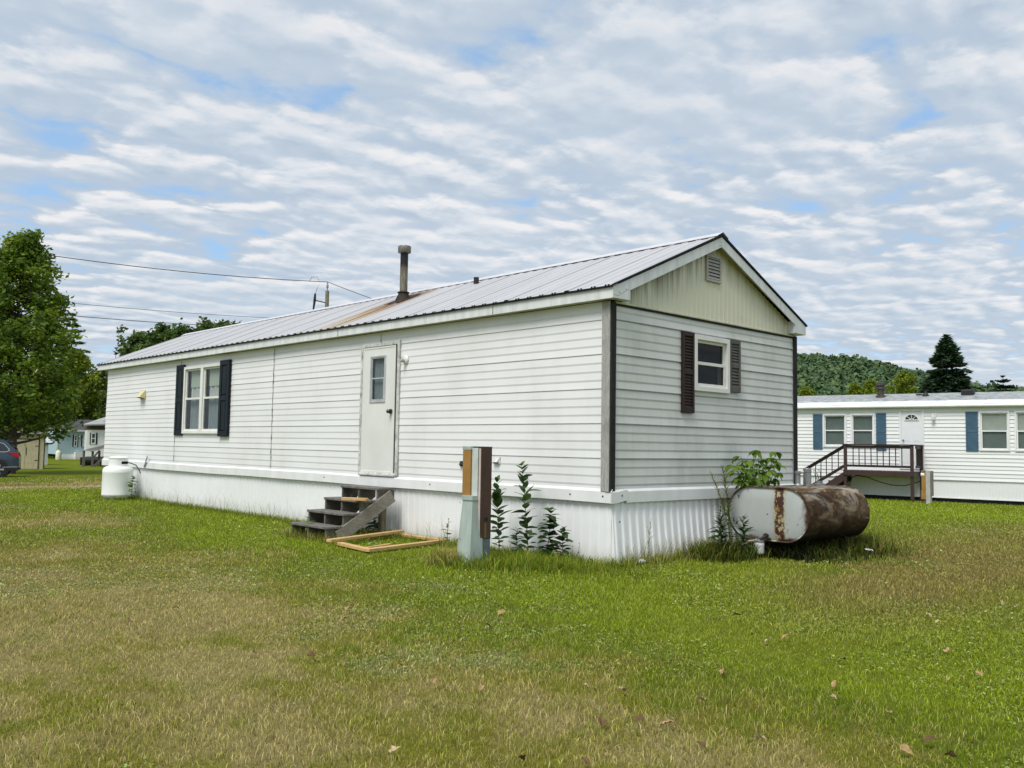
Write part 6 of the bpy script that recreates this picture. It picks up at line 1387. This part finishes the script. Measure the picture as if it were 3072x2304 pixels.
# ------------------------------------------------------------------ fallen leaves and litter on the lawn
def dead_leaf(nm, sd_, kind_):
    rs = random.Random(sd_); V = []; n_ = 9; L_ = .5
    pts = [(0, 0), (.10, .13), (.22, .22), (.34, .31), (.46, .33), (.58, .30), (.70, .24), (.84, .13), (1., .0)]
    top_ = [(a, b) for a, b in pts]; V = []; 
    for a, b in top_:
        b = b*rs.uniform(.8, 1.15); z = .14*math.sin(a*3.0)+.05*rs.uniform(-1, 1); V.append((a-.5, b, z+.55*b*b+.12*rs.random())); V.append((a-.5, 0, z)); V.append((a-.5, -b*.95, z+.45*b*b+.15*rs.random()))
    Fa = []
    for q in range(n_-1): o = q*3; Fa += [(o, o+1, o+4, o+3), (o+1, o+2, o+5, o+4)]
    mb_ = MB(); mb_.add(V, Fa, True); return mb_
LM = [mat('tan dead leaf', (.40, .27, .12), .8, var=.35, scale=3), mat('brown dead leaf', (.15, .090, .035), .8, var=.4, scale=3), mat('pale curled leaf', (.48, .37, .22), .8, var=.3, scale=3)]
LL = ['tan dry leaf lying on the lawn', 'dark brown dry leaf lying on the lawn', 'pale curled dry leaf lying on the lawn']
protos = []
spots = [(1303, 2057, 0), (1443, 2073, 0), (1866, 2081, 2), (1757, 2067, 2), (1920, 2167, 1), (2004, 2183, 0), (2103, 2248, 1), (2280, 2228, 2), (2505, 2061, 0), (2530, 1986, 1), (2500, 2104, 2), (2937, 2030, 0), (2885, 2043, 0), (2665, 2149, 0), (2716, 2261, 0), (2787, 2231, 1), (2850, 2282, 1), (1802, 2178, 1), (2256, 1911, 1), (2210, 1853, 1), (2305, 1930, 2), (2357, 1918, 0), (1465, 1887, 1), (1260, 1868, 1), (1195, 1833, 1), (1037, 1864, 1), (1044, 1835, 0), (635, 1898, 0), (388, 1867, 0), (527, 1831, 1), (935, 1974, 1), (1200, 2007, 0), (2842, 1960, 0), (2815, 1873, 2), (2786, 1852, 2), (3050, 1827, 2), (3000, 1815, 0), (2170, 2022, 0), (2108, 2110, 2), (1183, 2267, 2), (1505, 1846, 0), (1890, 1900, 2), (1757, 2297, 1), (1565, 2289, 1), (760, 1966, 1)]
for q, (px, py, kd) in enumerate(spots):
    d = _f+(px-1536)/F_PX*_r-(py-1152)/F_PX*_u; t_ = (0.02-CAM[2])/d[2]; p = CAM+t_*d
    mb_ = dead_leaf('fallen_leaf', q, kd); o = mb_.build('fallen_leaf', LM[kd], recalc=False)
    s_ = random.uniform(.045, .080); o.scale = (s_, s_*.9, s_*1.1); o.rotation_euler = (random.uniform(-.7, .7), random.uniform(-.6, .6), random.uniform(0, 6.28)); o.location = (float(p[0]), float(p[1]), .034)
    tag(o, LL[kd], 'leaf', LL[kd].replace(' leaf lying', ' leaves lying'))
rk = MB(); bmv = []
for i_ in range(7):
    t = math.pi*i_/6
    bmv.append([(.055*math.sin(t)*math.cos(a)*(1+.2*math.sin(a*3+i_)), .04*math.sin(t)*math.sin(a)*(1+.2*math.cos(a*2)), .028*math.cos(t)) for a in np.linspace(0, 2*math.pi, 13)[:-1]])
rk.grid(bmv, True, True); o = rk.build('stone', mat('pale stone', (.55, .54, .50), .8, var=.3, scale=30)); o.location = (.30, -.22, .05); tag(o, 'small pale stone at the foot of the end skirting', 'stone')
pp = MB(); pp.grid([[(.09*a-.09+.01*math.sin(b*5), .05*b, .012*math.sin(a*4+b*3)) for a in np.linspace(0, 2, 7)] for b in np.linspace(-1, 1, 5)]); o = pp.build('paper_scrap', mat('white paper', (.72, .74, .76), .7), recalc=False); o.scale = (.6, .6, .6); o.location = (3.36, -1.5, .10); o.rotation_euler = (.2, .15, -.5); tag(o, 'scrap of white paper in the grass in front of the oil tank', 'paper')

# ------------------------------------------------------------------ render settings
sc.view_settings.view_transform = 'Standard'; sc.view_settings.look = 'None'; sc.view_settings.exposure = 0; sc.view_settings.gamma = 1
sc.render.film_transparent = False
sc.cycles.max_bounces = 7; sc.cycles.transparent_max_bounces = 10; sc.cycles.diffuse_bounces = 3; sc.cycles.caustics_reflective = False; sc.cycles.caustics_refractive = False
sc.cycles.sample_clamp_indirect = 6
sc.cycles.use_denoising = True; sc.cycles.denoiser = 'OPENIMAGEDENOISE'; sc.cycles.denoising_input_passes = 'RGB_ALBEDO_NORMAL'
